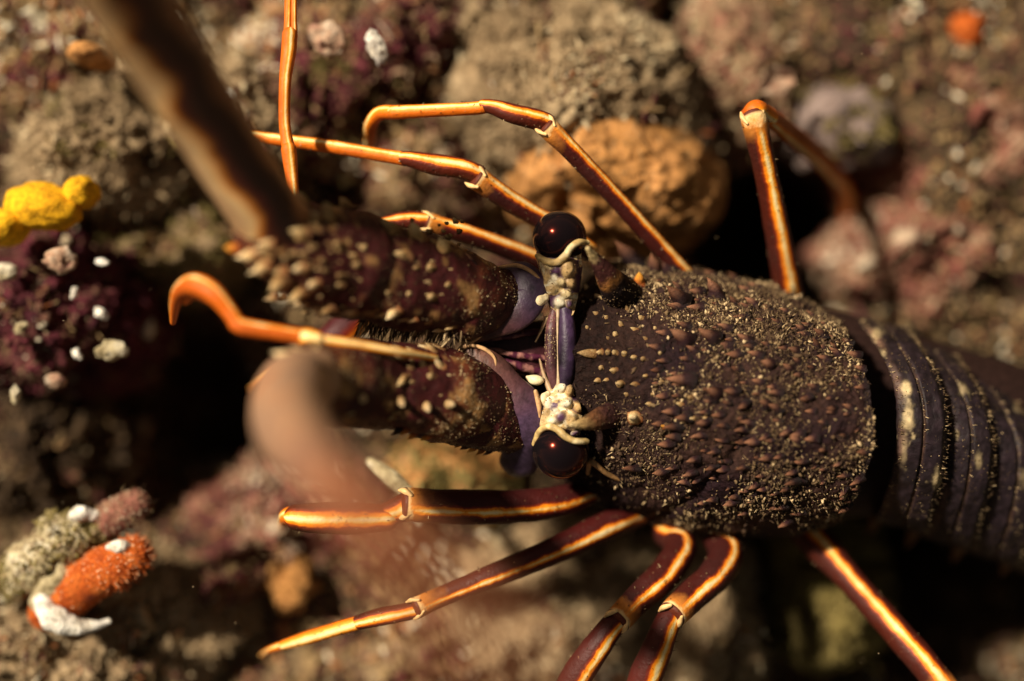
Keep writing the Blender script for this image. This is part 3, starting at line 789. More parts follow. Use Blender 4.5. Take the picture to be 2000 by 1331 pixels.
# --- abdomen: rings that overlap towards the tail
def ring(x0, x1, yT0, yB0, yT1, yB1, z0, z1, D, bulge, spots, seed, front=None):
    ns, nt = 60, 200
    S, T_ = np.meshgrid(np.linspace(0, 1, ns), np.radians(np.linspace(-118, 118, nt)), indexing='ij')
    yT = yT0 + (yT1 - yT0) * S; yB = yB0 + (yB1 - yB0) * S
    mid = (yT + yB) / 2 - 8; w = np.where(T_ < 0, mid - yT, yB - mid)
    y = mid + w * np.sin(T_)
    prof = np.sin(np.clip(S * 1.15, 0, 1) * math.pi / 2) ** 0.6
    h = z0 + (z1 - z0) * S - D * (1 - np.cos(T_)) - 0.035 * (1 - prof) - 0.02 * sstep(0.9, 1, S)
    x = x0 + (x1 - x0) * S - bulge * np.sin(T_) ** 2 * (T_ < 0) - bulge * 0.55 * np.sin(T_) ** 2 * (T_ >= 0)
    V = PV(x, y, h).reshape(-1, 3)
    i = np.arange(ns - 1)[:, None]; j = np.arange(nt - 1)[None]
    F = [np.stack([i * nt + j, (i + 1) * nt + j, (i + 1) * nt + j + 1, i * nt + j + 1], -1).reshape(-1, 4)]
    N = vnormals(V, F)
    if N[nt * 30 + 100, 2] < 0: F = [f[:, ::-1] for f in F]; N = -N
    gr = np.exp(-((S - 0.55) / 0.03) ** 2).ravel()
    V = V + N * (0.010 * fbm(V * 16, 3, seed + 1) + 0.006 * fbm(V * 50, 3, seed) - 0.008 * gr)[:, None]
    nz = fbm(V * 22, 4, seed + 3)
    n2 = fbm(V * 60, 3, seed + 5)
    c = 0.8 * (np.array([0.013, 0.0075, 0.012]) * (1 + 1.6 * nz[:, None]) + np.array([0.006, 0.004, 0.0025])) * (1 + 1.2 * n2[:, None])  # dark shell, lowered further to stand in for light fading towards the tail
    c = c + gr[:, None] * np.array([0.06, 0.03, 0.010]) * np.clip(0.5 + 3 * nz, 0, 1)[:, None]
    if front is not None:
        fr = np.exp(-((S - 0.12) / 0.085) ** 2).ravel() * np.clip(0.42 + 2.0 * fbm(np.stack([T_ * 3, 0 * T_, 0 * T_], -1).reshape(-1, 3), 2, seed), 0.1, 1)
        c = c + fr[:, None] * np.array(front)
    for (sx, sy, rx, ry, amt) in spots:
        d = ((x.ravel() - sx) / (rx * 0.8)) ** 2 + ((y.ravel() - sy) / (ry * 0.8)) ** 2
        amt = amt * 0.85
        m = (amt * np.exp(-(d * (1 + 2.5 * n2 + 1.5 * nz)) ** 2))[:, None]
        c = c * (1 - m) + m * np.array([0.5, 0.38, 0.2])
    return V, F, np.clip(c, 0.002, 1)
segs = [
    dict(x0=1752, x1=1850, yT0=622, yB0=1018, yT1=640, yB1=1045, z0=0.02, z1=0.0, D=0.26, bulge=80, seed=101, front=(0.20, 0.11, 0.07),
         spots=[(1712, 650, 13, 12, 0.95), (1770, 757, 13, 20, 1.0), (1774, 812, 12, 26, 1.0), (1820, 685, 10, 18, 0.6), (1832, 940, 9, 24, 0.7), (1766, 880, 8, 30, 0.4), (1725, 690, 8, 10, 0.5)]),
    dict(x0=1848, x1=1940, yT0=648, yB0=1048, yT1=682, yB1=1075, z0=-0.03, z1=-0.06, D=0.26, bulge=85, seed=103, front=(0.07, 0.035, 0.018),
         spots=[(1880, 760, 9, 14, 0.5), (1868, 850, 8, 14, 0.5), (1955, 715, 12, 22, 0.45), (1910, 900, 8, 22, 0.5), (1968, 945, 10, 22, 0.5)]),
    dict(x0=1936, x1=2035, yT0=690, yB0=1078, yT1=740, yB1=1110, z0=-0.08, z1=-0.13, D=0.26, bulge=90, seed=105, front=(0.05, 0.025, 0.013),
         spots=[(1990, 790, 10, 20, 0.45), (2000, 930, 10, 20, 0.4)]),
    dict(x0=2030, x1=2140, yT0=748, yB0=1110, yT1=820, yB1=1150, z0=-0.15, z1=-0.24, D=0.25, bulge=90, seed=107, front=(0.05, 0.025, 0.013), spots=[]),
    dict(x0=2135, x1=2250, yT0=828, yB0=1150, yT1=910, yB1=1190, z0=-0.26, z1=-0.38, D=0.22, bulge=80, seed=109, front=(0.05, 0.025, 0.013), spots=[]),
]
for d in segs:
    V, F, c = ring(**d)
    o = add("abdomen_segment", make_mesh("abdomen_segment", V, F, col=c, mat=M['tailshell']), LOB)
    dust(o, V, F, 500, 0.0006, 0.0016, d['seed'])
    nt = 200; rows = np.concatenate([np.arange(20, 180) + nt * r for r in (33, 34, 56, 58, 59, 3, 6)])
    idx = RNG.choice(rows, 900); pf = V[idx] + RNG.normal(0, 0.0015, (900, 3))
    hv, hf, hr = scatter(pf, np.tile([0.9, -0.1, 0.5], (900, 1)), RNG.uniform(0.0005, 0.001, 900), RNG.uniform(5, 14, 900), CV, CF, 0.35, 0.1)
    tag(add("fringe", make_mesh("fringe", hv, hf, rnd=hr, mat=G['fuzz']), o), kind="stuff")
    sm = o.modifiers.new("thickness", 'SOLIDIFY'); sm.thickness = 0.008; sm.offset = -1
for (x, y, r, L) in ((1715, 985, 12, 60), (1790, 1010, 13, 60), (1880, 1035, 14, 64), (1975, 1060, 14, 64)):   # side spikes of the rings
    V, F, uv = tube_px([(x, y, -0.27, r * 1.5), (x - 6, y + L * 0.5, -0.36, r), (x - 20, y + L, -0.44, 2)], 16, 12)
    add("side_lappet", make_mesh("side_lappet", V, F, col=np.tile([0.12, 0.05, 0.02], (len(V), 1)), mat=M['tailshell']), LOB)
# soft body under the shell, so that nothing is hollow
V, F, uv = tube_px([(1085, 745, -0.24, 120), (1250, 765, -0.27, 190), (1450, 790, -0.28, 215), (1650, 815, -0.27, 200), (1800, 835, -0.29, 170), (2000, 890, -0.36, 160), (2200, 1000, -0.5, 120)], 60, 40, 0.62)
add("underbody", make_mesh("underbody", V, F, col=np.tile([0.022, 0.010, 0.008], (len(V), 1)), mat=M['tailshell']), LOB)

# --- eyes
k = NB("eye_cornea")
k.b.inputs["Specular Tint"].default_value = (1.0, 0.16, 0.10, 1)
k.bump(k.noise(240, 2), 0.05, 0.001)
M['cornea'] = k.done((0.005, 0.004, 0.005), 0.16, 0.45)
def patches(V, seed, freq, cols, base):
    a = fbm(V * freq, 3, seed)
    c = np.tile(np.array(base), (len(V), 1))
    for t0, t1, cc in cols:
        m = sstep(t0, t1, a)[:, None]
        c = c * (1 - m) + m * np.array(cc)
    return c
EYECOLS = [(-0.06, -0.02, (0.55, 0.38, 0.17)), (0.02, 0.05, (0.86, 0.76, 0.52)), (0.14, 0.17, (0.6, 0.42, 0.2))]
def eye(cx, cy, r, sgn, rim, stalk, lumps, seed):
    c = P(cx, cy, -0.012)
    V, F = blob(c, np.array([1.0, 0.98, 1.0]) * r * K, nlat=48, nlon=72)
    e = add("eye", make_mesh("eye", V, F, mat=M['cornea']), LOB)
    V, F, uv = tube_px(stalk, 150, 110, 0.8, wob=lambda v: 0.25 * fbm(v * 30, 4, seed))
    c = patches(V, seed, 38, EYECOLS, (0.06, 0.02, 0.055))
    W = V + 0.010 * np.stack([fbm(V * 34, 3, seed + 1), fbm(V * 34, 3, seed + 2), 0 * V[:, 0]], -1)
    up = np.zeros(len(V))
    for (x, y, h, rx, ry, cc) in lumps:
        q = P(x, y, h)
        d = ((W[:, 0] - q[0]) / (rx * K * 0.85)) ** 2 + ((W[:, 1] - q[1]) / (ry * K * 0.85)) ** 2
        g = np.exp(-d ** 2) * (V[:, 2] > -0.04)
        up = np.maximum(up, g * (q[2] + max(rx, ry) * K * 0.25 - V[:, 2]).clip(0, 0.03))
        c = c * (1 - g[:, None]) + g[:, None] * np.array(cc)
    V[:, 2] += up
    c = np.clip(c * (1 + 1.1 * fbm(V * 70, 3, seed + 4)[:, None]), 0.01, 0.9)
    st = add("eye_stalk", make_mesh("eye_stalk", V, F, col=c, mat=M['smooth']), e)
    dust(st, V, F, 260, 0.0006, 0.0016, seed)
    V, F, uv = tube_px(rim, 60, 14, 1.0, wob=lambda v: 0.5 * fbm(v * 45, 3, seed))
    add("eye_rim", make_mesh("eye_rim", V, F, col=patches(V, seed + 3, 40, [(0.0, 0.15, (0.7, 0.56, 0.3))], (0.48, 0.33, 0.13)), mat=M['smooth']), e)
CR, TN, PU, WH = (0.56, 0.43, 0.22), (0.42, 0.27, 0.11), (0.06, 0.02, 0.06), (0.74, 0.66, 0.48)
eye(1093, 464, 53, -1,
    [(1050, 501, 0.010, 6), (1068, 511, 0.022, 7), (1088, 512, 0.034, 7.5), (1104, 500, 0.041, 7), (1116, 483, 0.044, 6.5), (1132, 473, 0.038, 6), (1147, 474, 0.024, 5)],
    [(1092, 500, -0.025, 46), (1095, 530, -0.01, 42), (1097, 565, -0.012, 34), (1098, 602, -0.02, 24)],
    [(1110, 524, 0.034, 17, 22, TN), (1073, 522, 0.016, 13, 9, CR), (1088, 529, 0.028, 11, 13, PU), (1068, 540, 0.012, 8, 14, TN), (1082, 545, 0.022, 8, 8, WH), (1096, 553, 0.026, 13, 10, CR), (1116, 552, 0.022, 13, 15, TN), (1080, 566, 0.014, 12, 12, TN), (1106, 575, 0.016, 13, 11, CR), (1093, 592, 0.012, 14, 13, WH), (1112, 593, 0.014, 10, 12, PU), (1118, 618, 0.008, 8, 8, TN), (1120, 606, 0.0, 10, 9, TN)], 141)
eye(1095, 880, 57, 1,
    [(1044, 868, 0.0, 5), (1052, 846, 0.010, 6.5), (1068, 834, 0.024, 7.5), (1088, 838, 0.038, 7.5), (1104, 853, 0.046, 7), (1124, 862, 0.045, 6.5), (1146, 862, 0.03, 6)],
    [(1092, 842, -0.03, 46), (1096, 815, -0.01, 42), (1098, 786, -0.012, 33), (1097, 760, -0.02, 22)],
    [(1120, 826, 0.046, 20, 17, TN), (1146, 822, 0.036, 24, 14, (0.42, 0.25, 0.07)), (1068, 806, 0.016, 8, 13, TN), (1083, 803, 0.024, 8, 8, WH), (1078, 822, 0.024, 12, 8, WH), (1094, 815, 0.03, 13, 13, PU), (1106, 790, 0.028, 17, 11, WH), (1124, 848, 0.045, 14, 9, PU), (1096, 757, 0.012, 15, 12, WH), (1113, 764, 0.012, 13, 15, TN), (1069, 786, 0.012, 10, 13, WH), (1130, 795, 0.02, 15, 12, TN)], 152)

# --- brow: the violet bar between the eyes
V, F, uv = tube_px([(1104, 606, -0.005, 14), (1107, 640, -0.002, 17), (1108, 680, 0.0, 18), (1106, 725, -0.002, 17), (1102, 758, -0.005, 13)], 50, 24)
nz = fbm(V * 20, 3, 61)[:, None]
brow = add("brow_bar", make_mesh("brow_bar", V, F, col=np.clip(np.array([0.036, 0.017, 0.046]) * (1 + 3.0 * nz), 0, 1), mat=M['smooth']), LOB)
V, F, uv = tube_px([(1082, 608, -0.012, 8), (1078, 640, -0.01, 12), (1077, 680, -0.01, 13), (1078, 720, -0.01, 12), (1085, 760, -0.012, 8)], 50, 20)
nz = fbm(V * 24, 3, 63)[:, None]
add("brow_strip", make_mesh("brow_strip", V, F, col=np.clip(np.array([0.11, 0.04, 0.045]) * (1 + 2.2 * nz), 0, 1), mat=M['smooth']), brow)
dust(brow, V, F, 240, 0.0006, 0.0014, 5)
V, F, uv = tube_px([(1090, 606, 0.0, 4), (1089, 640, 0.006, 2.2), (1089, 690, 0.004, 1.2), (1090, 730, 0.006, 2.4), (1091, 758, 0.0, 5)], 40, 10)
add("brow_strip", make_mesh("brow_strip", V, F, col=np.tile([0.5, 0.36, 0.22], (len(V), 1)), mat=M['smooth']), brow)
for (pts) in ([(1068, 622, -0.02, 5), (1055, 650, -0.03, 2.5), (1046, 668, -0.04, 1.2)], [(1076, 765, -0.015, 7), (1063, 735, -0.025, 4), (1054, 702, -0.04, 1.5)]):
    V, F, uv = tube_px(pts, 16, 10)
    add("bristle", make_mesh("bristle", V, F, col=np.tile([0.4, 0.26, 0.14], (len(V), 1)), mat=M['smooth']), brow)
for pts in ([(1028, 618, -0.035, 2), (1040, 614, -0.02, 8), (1052, 616, -0.015, 10), (1060, 620, -0.02, 4)], [(1030, 737, -0.035, 3), (1042, 742, -0.02, 10), (1054, 743, -0.015, 9), (1062, 741, -0.02, 3)], [(1046, 598, -0.01, 6), (1052, 588, 0.0, 13), (1064, 582, 0.0, 9)], [(1068, 795, -0.01, 7), (1062, 780, 0.0, 10), (1070, 770, -0.005, 6)]):
    V, F, uv = tube_px(pts, 18, 14)
    add("pale_scale", make_mesh("pale_scale", V, F, col=np.tile([0.8, 0.66, 0.4], (len(V), 1)), mat=M['smooth']), brow)
# horns over the eyes, rostral spine
def horn(pts, seed, stops):
    V, F, uv = tube_px(pts, 80, 40, 0.9, wob=lambda v: 0.3 * fbm(v * 20, 4, seed))
    n = (len(V) - 2) // 40; v = np.concatenate([np.repeat(np.linspace(0, 1, n), 40), [0, 1]]) + 0.22 * fbm(V * 30, 3, seed)
    c = np.stack([np.interp(v, [s[0] for s in stops], [s[1][q] for s in stops]) for q in range(3)], -1)
    o = add("horn", make_mesh("horn", V, F, col=np.clip(c * (1 + 0.9 * fbm(V * 50, 3, seed)[:, None]), 0.003, 1), mat=M['shell_dark']), CAR)
    dust(o, V, F, 260, 0.0007, 0.002, seed)
DK = (0.014, 0.007, 0.007)
horn([(1228, 590, -0.10, 46), (1208, 570, -0.03, 36), (1190, 546, 0.02, 26), (1174, 522, 0.048, 18), (1160, 502, 0.068, 11), (1148, 486, 0.092, 5)], 171, [(0, DK), (0.5, DK), (0.58, (0.24, 0.10, 0.025)), (0.64, (0.05, 0.014, 0.012)), (0.76, (0.045, 0.014, 0.012)), (0.84, (0.55, 0.4, 0.18)), (1, (0.7, 0.55, 0.28))])
horn([(1240, 790, -0.10, 44), (1214, 802, -0.03, 34), (1186, 813, 0.02, 25), (1160, 822, 0.048, 18), (1138, 828, 0.066, 11), (1116, 830, 0.08, 4)], 173, [(0, (0.014, 0.007, 0.007)), (0.4, (0.016, 0.007, 0.007)), (0.6, (0.04, 0.014, 0.012)), (0.74, (0.12, 0.05, 0.02)), (0.88, (0.38, 0.25, 0.1)), (1, (0.6, 0.46, 0.24))])
p, n = car_at(1168, 690)
spine(CAR, p - n * 0.016, (-0.9, 0.12, 0.42), 0.044, 'sp_tan', 'l')
V, F, uv = tube_px([(1148, 925, -0.06, 4), (1152, 903, -0.03, 6), (1160, 905, -0.02, 6), (1185, 925, -0.04, 5), (1215, 938, -0.06, 4), (1250, 938, -0.07, 3)], 40, 10)
add("eye_socket_rim", make_mesh("eye_socket_rim", V, F, col=np.tile([0.3, 0.16, 0.06], (len(V), 1)), mat=M['smooth']), CAR)

# --- dark plate between the antennae with its rows of granules
V, F, uv = tube_px([(1085, 685, -0.09, 62), (1040, 683, -0.075, 56), (985, 680, -0.065, 38), (930, 676, -0.06, 14)], 50, 40, 0.35)
plate = add("antennule_plate", make_mesh("antennule_plate", V, F, col=np.clip(np.array([0.045, 0.010, 0.014]) * (1 + 1.5 * fbm(V * 16, 3, 181)[:, None]), 0, 1), mat=M['smooth']), LOB)
for pts in ([(1055, 648, -0.06, 6), (1000, 655, -0.045, 6), (945, 668, -0.04, 3)], [(1060, 700, -0.055, 7), (1000, 692, -0.04, 6), (940, 678, -0.04, 3)], [(1060, 728, -0.065, 8), (1000, 712, -0.05, 8), (950, 700, -0.05, 3)]):
    V, F, uv = tube_px(pts, 40, 12, wob=lambda v: 0.9 * fbm(v * 80, 2, 4))
    add("rib", make_mesh("rib", V, F, col=patches(V, 183, 60, [(0.0, 0.06, (0.30, 0.13, 0.11))], (0.07, 0.012, 0.03)), mat=M['smooth']), plate)

# --- smooth violet plates at the foot of each antenna
def basal(pts, seed, tip_at_start):
    V, F, uv = tube_px(pts, 60, 30, 0.45)
    n = (len(V) - 2) // 30; v = np.concatenate([np.repeat(np.linspace(0, 1, n), 30), [0, 1]])
    if tip_at_start: v = 1 - v
    ph = np.concatenate([np.tile(np.arange(30) / 30, n), [0.25, 0.25]])
    c = np.stack([np.interp(v, [0, 0.45, 0.6, 1], q) for q in ((0.085, 0.09, 0.13, 0.24), (0.055, 0.048, 0.05, 0.095), (0.10, 0.098, 0.06, 0.045))], -1)
    c = c * 0.55 * (1 + 2.2 * fbm(V * 22, 4, seed)[:, None])
    return V, F, c, ph
V, F, c, ph = basal([(985, 528, -0.03, 12), (1020, 540, -0.012, 30), (1036, 572, -0.004, 34), (1012, 612, 0.0, 32), (965, 635, 0.0, 26), (920, 652, 0.0, 20), (902, 662, 0.0, 10)], 191, False)
add("antenna_foot_plate", make_mesh("antenna_foot_plate", V, F, col=np.clip(c, 0, 1), mat=M['smooth']), LOB)
V, F, c, ph = basal([(905, 683, 0.0, 8), (930, 698, 0.0, 24), (958, 722, 0.0, 34), (992, 762, -0.002, 36), (1026, 800, -0.006, 40), (1032, 850, -0.03, 42), (1012, 905, -0.10, 38)], 193, True)
add("antenna_foot_plate", make_mesh("antenna_foot_plate", V, F, col=np.clip(c, 0, 1), mat=M['smooth']), LOB)
for pts in ([(948, 640, 0.012, 2), (940, 655, 0.012, 3), (922, 668, 0.01, 3), (905, 668, 0.006, 5), (893, 658, 0.004, 7), (888, 650, 0.0, 3)], [(968, 720, 0.012, 2), (966, 700, 0.012, 3), (948, 683, 0.012, 4), (922, 675, 0.01, 4), (905, 678, 0.006, 6), (893, 692, 0.0, 5)], [(975, 522, -0.01, 3), (1010, 519, 0.0, 4), (1036, 530, 0.004, 4), (1056, 548, 0.0, 3)], [(1046, 765, 0.01, 4), (1052, 790, 0.008, 5), (1054, 815, 0.004, 2)]):
    V, F, uv = tube_px(pts, 30, 10)
    add("plate_edge", make_mesh("plate_edge", V, F, col=np.tile([0.55, 0.32, 0.15], (len(V), 1)), mat=M['smooth']), LOB)

# --- antennae
M['peduncle'] = mat_pigment("antenna_base_shell", 60, 0.5, 1.4, 0.55, 0.25, 0.7, 0.008)
def mottled(V, seed):
    a = fbm(V * 12, 4, seed); b = fbm(V * 40, 3, seed + 1)
    c = np.tile(np.array([0.042, 0.006, 0.006]), (len(V), 1)) * (1 + 1.0 * b[:, None])
    m = (0.6 * sstep(0.05, 0.18, a))[:, None]
    c = c * (1 - m) + m * np.array([0.12, 0.03, 0.010])
    m = (0.8 * sstep(0.12, 0.2, b + 0.4 * a))[:, None]
    return np.clip(c * (1 - m) + m * np.array([0.30, 0.16, 0.055]), 0.002, 1)
def surf(path, px, py):
    D = catmull(path, 200)
    d = np.hypot(D[:, 0] - px, D[:, 1] - py); k = int(np.argmin(d)); r = D[k, 3]
    hh = D[k, 2] + math.sqrt(max(r * r - d[k] ** 2, 0)) * K * 0.97
    p = P(px, py, hh); c = P(D[k, 0], D[k, 1], D[k, 2])
    n = p - c; n /= np.linalg.norm(n) + 1e-9
    return p, n
def antenna(name, segs, flag, fmat, spl, seed, label=None, flagcols=None):
    first = None
    for q, sg in enumerate(segs):
        V, F, uv = tube_px(sg, 70, 48, 0.95, wob=lambda v: 0.30 * fbm(v * 14, 4, seed + q))
        o = add("antenna_base", make_mesh("antenna_base", V, F, col=mottled(V, seed + q), mat=M['peduncle']), LOB)
        dust(o, V, F, 900, 0.0008, 0.0022, seed + q)
        if first is None: first = []
        first.append((o, sg))
    for (x, y, L, m, kd, dx, dy, dz) in spl:
        best = min(first, key=lambda t: np.min(np.hypot(catmull(t[1], 60)[:, 0] - x, catmull(t[1], 60)[:, 1] - y)))
        p, n = surf(best[1], x, y)
        spine(best[0], p - n * 0.006, Vector(n) * 0.55 + Vector((dx - 0.25, -dy, dz)), L * K * (0.85 if L > 24 else 1.0), m, kd)
    V, F, uv = tube_px(flag, 90, 40, 1.0, wob=lambda v: 0.05 * fbm(v * 20, 3, seed))
    return add("antenna_whip", make_mesh("antenna_whip", V, F, uv, mat=fmat), LOB)
A1 = [(1000, 572, -0.05, 50), (950, 585, -0.02, 72), (905, 585, 0.0, 84)]
A2 = [(925, 578, 0.0, 74), (860, 560, 0.03, 92), (790, 545, 0.06, 98), (745, 535, 0.085, 92)]
A3 = [(760, 535, 0.08, 90), (700, 520, 0.11, 104), (620, 500, 0.16, 100), (550, 475, 0.21, 82), (515, 455, 0.24, 60)]
T, C_, O_ = 'sp_tan', 'sp_cream', 'sp_orange'
up_sp = [(470, 490, 40, O_, 'b', -1, 0, 0), (500, 498, 46, C_, 's', -1, .3, 0), (520, 520, 44, C_, 's', -.8, .5, .1), (525, 487, 24, T, 'b', -.4, 0, .5), (590, 525, 26, C_, 'b', -.3, .2, .5), (615, 555, 28, C_, 'b', -.4, .4, .4), (560, 507, 15, T, 'b', -.2, 0, 1), (575, 497, 15, T, 'b', -.2, 0, 1), (594, 497, 15, T, 'b', -.2, 0, 1),
         (592, 455, 40, T, 'b', -.3, -.2, .5), (622, 445, 28, T, 'b', -.3, -.2, .5), (650, 420, 40, T, 'b', -.3, -.6, .3), (685, 405, 36, T, 'b', -.3, -.6, .3), (600, 400, 40, T, 'b', -.5, -.6, .3), (660, 476, 19, T, 'b', 0, 0, 1), (714, 481, 19, T, 'b', 0, 0, 1), (693, 500, 16, T, 'b', 0, 0, 1), (700, 518, 18, T, 'b', 0, 0, 1), (665, 540, 19, T, 'b', 0, 0, 1), (666, 558, 16, T, 'b', 0, .2, 1), (635, 530, 15, T, 'b', 0, 0, 1), (632, 511, 15, T, 'b', 0, 0, 1), (663, 488, 12, T, 'b', 0, 0, 1),
         (718, 590, 26, C_, 'b', -.4, .5, .3), (775, 608, 34, C_, 'b', -.3, .7, .2), (757, 530, 26, T, 'b', -.2, 0, .6), (770, 452, 48, T, 'b', -.2, -.4, .5), (815, 462, 46, T, 'b', 0, -.3, .6), (790, 497, 40, T, 'b', 0, 0, 1), (815, 522, 18, T, 'b', 0, 0, 1), (842, 522, 19, T, 'b', 0, 0, 1), (868, 488, 44, T, 'b', .1, -.3, .6), (884, 526, 16, T, 'b', 0, 0, 1), (840, 553, 16, C_, 'b', 0, 0, 1), (878, 555, 22, T, 'b', .1, 0, 1), (846, 580, 22, T, 'b', 0, .1, 1), (866, 575, 16, T, 'b', 0, 0, 1), (758, 573, 16, T, 'b', 0, 0, 1), (800, 575, 16, T, 'b', 0, 0, 1), (808, 606, 15, T, 'b', 0, .2, 1), (900, 605, 20, T, 'b', 0, 0, .6),
         (552, 548, 44, T, 'b', -.5, .6, .2), (590, 570, 40, T, 'b', -.5, .6, .1), (650, 600, 46, T, 'b', -.4, .7, 0), (690, 607, 30, C_, 's', -.7, .6, 0), (735, 605, 22, T, 's', -.6, .6, 0),
         (896, 512, 26, 'sp_dark', 's', -.3, -1, 0), (925, 515, 34, 'sp_dark', 's', -.35, -1, 0), (960, 524, 30, 'sp_dark', 's', -.25, -1, 0), (942, 560, 14, T, 'b', 0, 0, 1), (965, 590, 18, T, 'b', -.4, .3, .6)]
for q in range(170):
    x = RNG.uniform(590, 905); y = RNG.uniform(425, 625)
    up_sp.append((x, y, RNG.uniform(6, 13), T, 'b', -.2, 0, .8))
for q in range(16):
    x = 560 + q * 23 + RNG.uniform(-6, 6)
    up_sp.append((x, 425 + max(0, x - 640) * 0.24 + RNG.uniform(-4, 6), RNG.uniform(22, 36), T if q % 3 else C_, 's', -.6, -.8, .2))
    up_sp.append((x - 20, 585 + (x - 560) * 0.16 + RNG.uniform(-6, 4), RNG.uniform(20, 34), T if q % 2 else C_, 's', -.8, .6, .1))
for q in range(12):
    up_sp.append((RNG.uniform(500, 560), RNG.uniform(430, 540), RNG.uniform(18, 32), C_ if q % 2 else T, 's', -1, RNG.uniform(-.3, .4), .2))
k = NB("antenna_whip_shell")
uvn = k.n("ShaderNodeUVMap"); sp = k.n("ShaderNodeSeparateXYZ"); k.l(uvn.outputs[0], sp.inputs[0])
cv = k.n("ShaderNodeCombineXYZ"); k.l(k.math('MULTIPLY', sp.outputs[1], 5.0), cv.inputs[0])
nz = k.noise(2.2, 2, 0.4, coord=cv.outputs[0]); nzf = k.noise(14, 3)
d = k.math('ADD', sp.outputs[0], k.math('MULTIPLY', k.math('SUBTRACT', nz, 0.5), 0.30))
c = k.ramp(d, [(0.02, (0.40, 0.24, 0.12)), (0.11, (0.52, 0.33, 0.17)), (0.165, (0.80, 0.54, 0.25)), (0.19, (0.72, 0.26, 0.035)), (0.225, (0.10, 0.016, 0.006)), (0.29, (0.035, 0.007, 0.004)), (0.37, (0.035, 0.008, 0.005)), (0.42, (0.24, 0.09, 0.03)), (0.5, (0.22, 0.085, 0.03))])
g = k.ramp(nzf, [(0.3, (0.7, 0.7, 0.7)), (0.65, (1.1, 1.1, 1.1))])
k.bump(nzf, 0.3, 0.006)
whip1 = k.done(k.mix(1.0, c, g, 'MULTIPLY'), 0.45, 0.4)
antenna("upper", [A1, A2, A3], [(570, 470, 0.20, 66), (520, 415, 0.26, 70), (445, 300, 0.36, 72), (370, 180, 0.47, 76), (290, 60, 0.58, 80), (200, -80, 0.72, 84), (60, -300, 0.95, 84)], whip1, up_sp, 201)
B1 = [(1000, 825, -0.06, 60), (950, 805, -0.03, 74), (905, 790, 0.0, 80)]
B2 = [(930, 785, -0.01, 78), (870, 770, 0.02, 90), (800, 760, 0.06, 92), (755, 755, 0.08, 88)]
B3 = [(770, 755, 0.07, 86), (710, 750, 0.12, 88), (650, 748, 0.18, 82), (600, 740, 0.24, 72), (580, 738, 0.27, 60)]
lo_sp = [(570, 700, 44, C_, 's', -1, -.7, .2), (600, 690, 30, O_, 's', -1, .1, .2), (640, 702, 24, T, 'b', -.3, -.5, .6), (660, 700, 30, T, 'b', -.2, -.6, .6), (690, 692, 26, T, 'b', -.2, -.6, .6), (700, 708, 22, T, 'b', -.2, -.3, .8), (735, 735, 30, C_, 'b', -.4, .3, .6), (750, 715, 22, T, 'b', -.2, -.4, .8), (785, 700, 44, C_, 'l', -.2, -.8, .5), (790, 735, 36, T, 'l', 0, .7, .6), (825, 692, 16, C_, 'b', 0, -.4, .7), (826, 711, 18, C_, 'b', 0, -.2, .8), (860, 712, 24, C_, 'b', 0, -.2, .8), (845, 735, 20, T, 'b', 0, 0, 1), (882, 733, 18, C_, 'b', 0, 0, 1), (908, 728, 34, C_, 'l', -.9, .1, .5), (902, 752, 28, C_, 'b', -.4, .2, .6), (863, 770, 18, T, 'b', 0, 0, 1), (906, 770, 17, T, 'b', 0, 0, 1),
         (700, 772, 50, C_, 'l', .9, .1, .5), (780, 782, 42, C_, 'l', .9, .2, .5), (830, 793, 44, C_, 'l', .8, .3, .5), (868, 790, 50, C_, 'l', 1, 0, .4), (690, 800, 30, T, 'b', 0, .4, .6), (765, 786, 18, T, 'b', 0, 0, 1), (960, 780, 26, T, 'b', -.2, -.3, .6), (740, 815, 24, T, 'b', 0, .4, .6), (660, 745, 26, T, 'b', -.3, 0, .8), (700, 735, 18, T, 'b', -.2, 0, .9), (640, 730, 20, T, 'b', -.3, 0, .9), (620, 760, 30, T, 'b', -.4, .2, .7)]
for q in range(13):
    x = 780 + q * 15
    lo_sp.append((x, 842 + q * 3.2 + RNG.uniform(-3, 3), RNG.uniform(18, 30), O_ if q % 3 else 'sp_dark', 's', -.7, .9, -.1))
for q in range(170):
    x = RNG.uniform(620, 925); y = RNG.uniform(690, 825)
    lo_sp.append((x, y, RNG.uniform(6, 13), T, 'b', -.2, 0, .8))
for q in range(15):
    x = 590 + q * 20 + RNG.uniform(-6, 6)
    lo_sp.append((x, 684 + RNG.uniform(-4, 8), RNG.uniform(18, 30), T if q % 3 else C_, 's', -.7, -.7, .3))
k = NB("pale_whip_shell")
a = k.noise(9, 4, 0.7); b2 = k.noise(26, 3)
c = k.ramp(a, [(0.3, (0.12, 0.06, 0.06)), (0.42, (0.28, 0.17, 0.11)), (0.55, (0.37, 0.21, 0.12)), (0.68, (0.33, 0.12, 0.055))])
uvn = k.n("ShaderNodeUVMap"); sp = k.n("ShaderNodeSeparateXYZ"); k.l(uvn.outputs[0], sp.inputs[0])
c = k.mix(k.ramp(sp.outputs[1], [(0.25, (0, 0, 0)), (0.5, (0.85, 0.85, 0.85))]), c, (0.26, 0.075, 0.03))
k.bump(b2, 0.3, 0.006)
whip2 = k.done(c, 0.5, 0.4)
antenna("lower", [B1, B2, B3], [(612, 738, 0.25, 60), (574, 765, 0.33, 74), (572, 835, 0.55, 76), (622, 915, 0.92, 60), (692, 985, 1.2, 48), (780, 1075, 1.5, 42), (860, 1165, 1.72, 38), (930, 1270, 1.9, 36), (990, 1400, 2.05, 36)], whip2, lo_sp, 211)
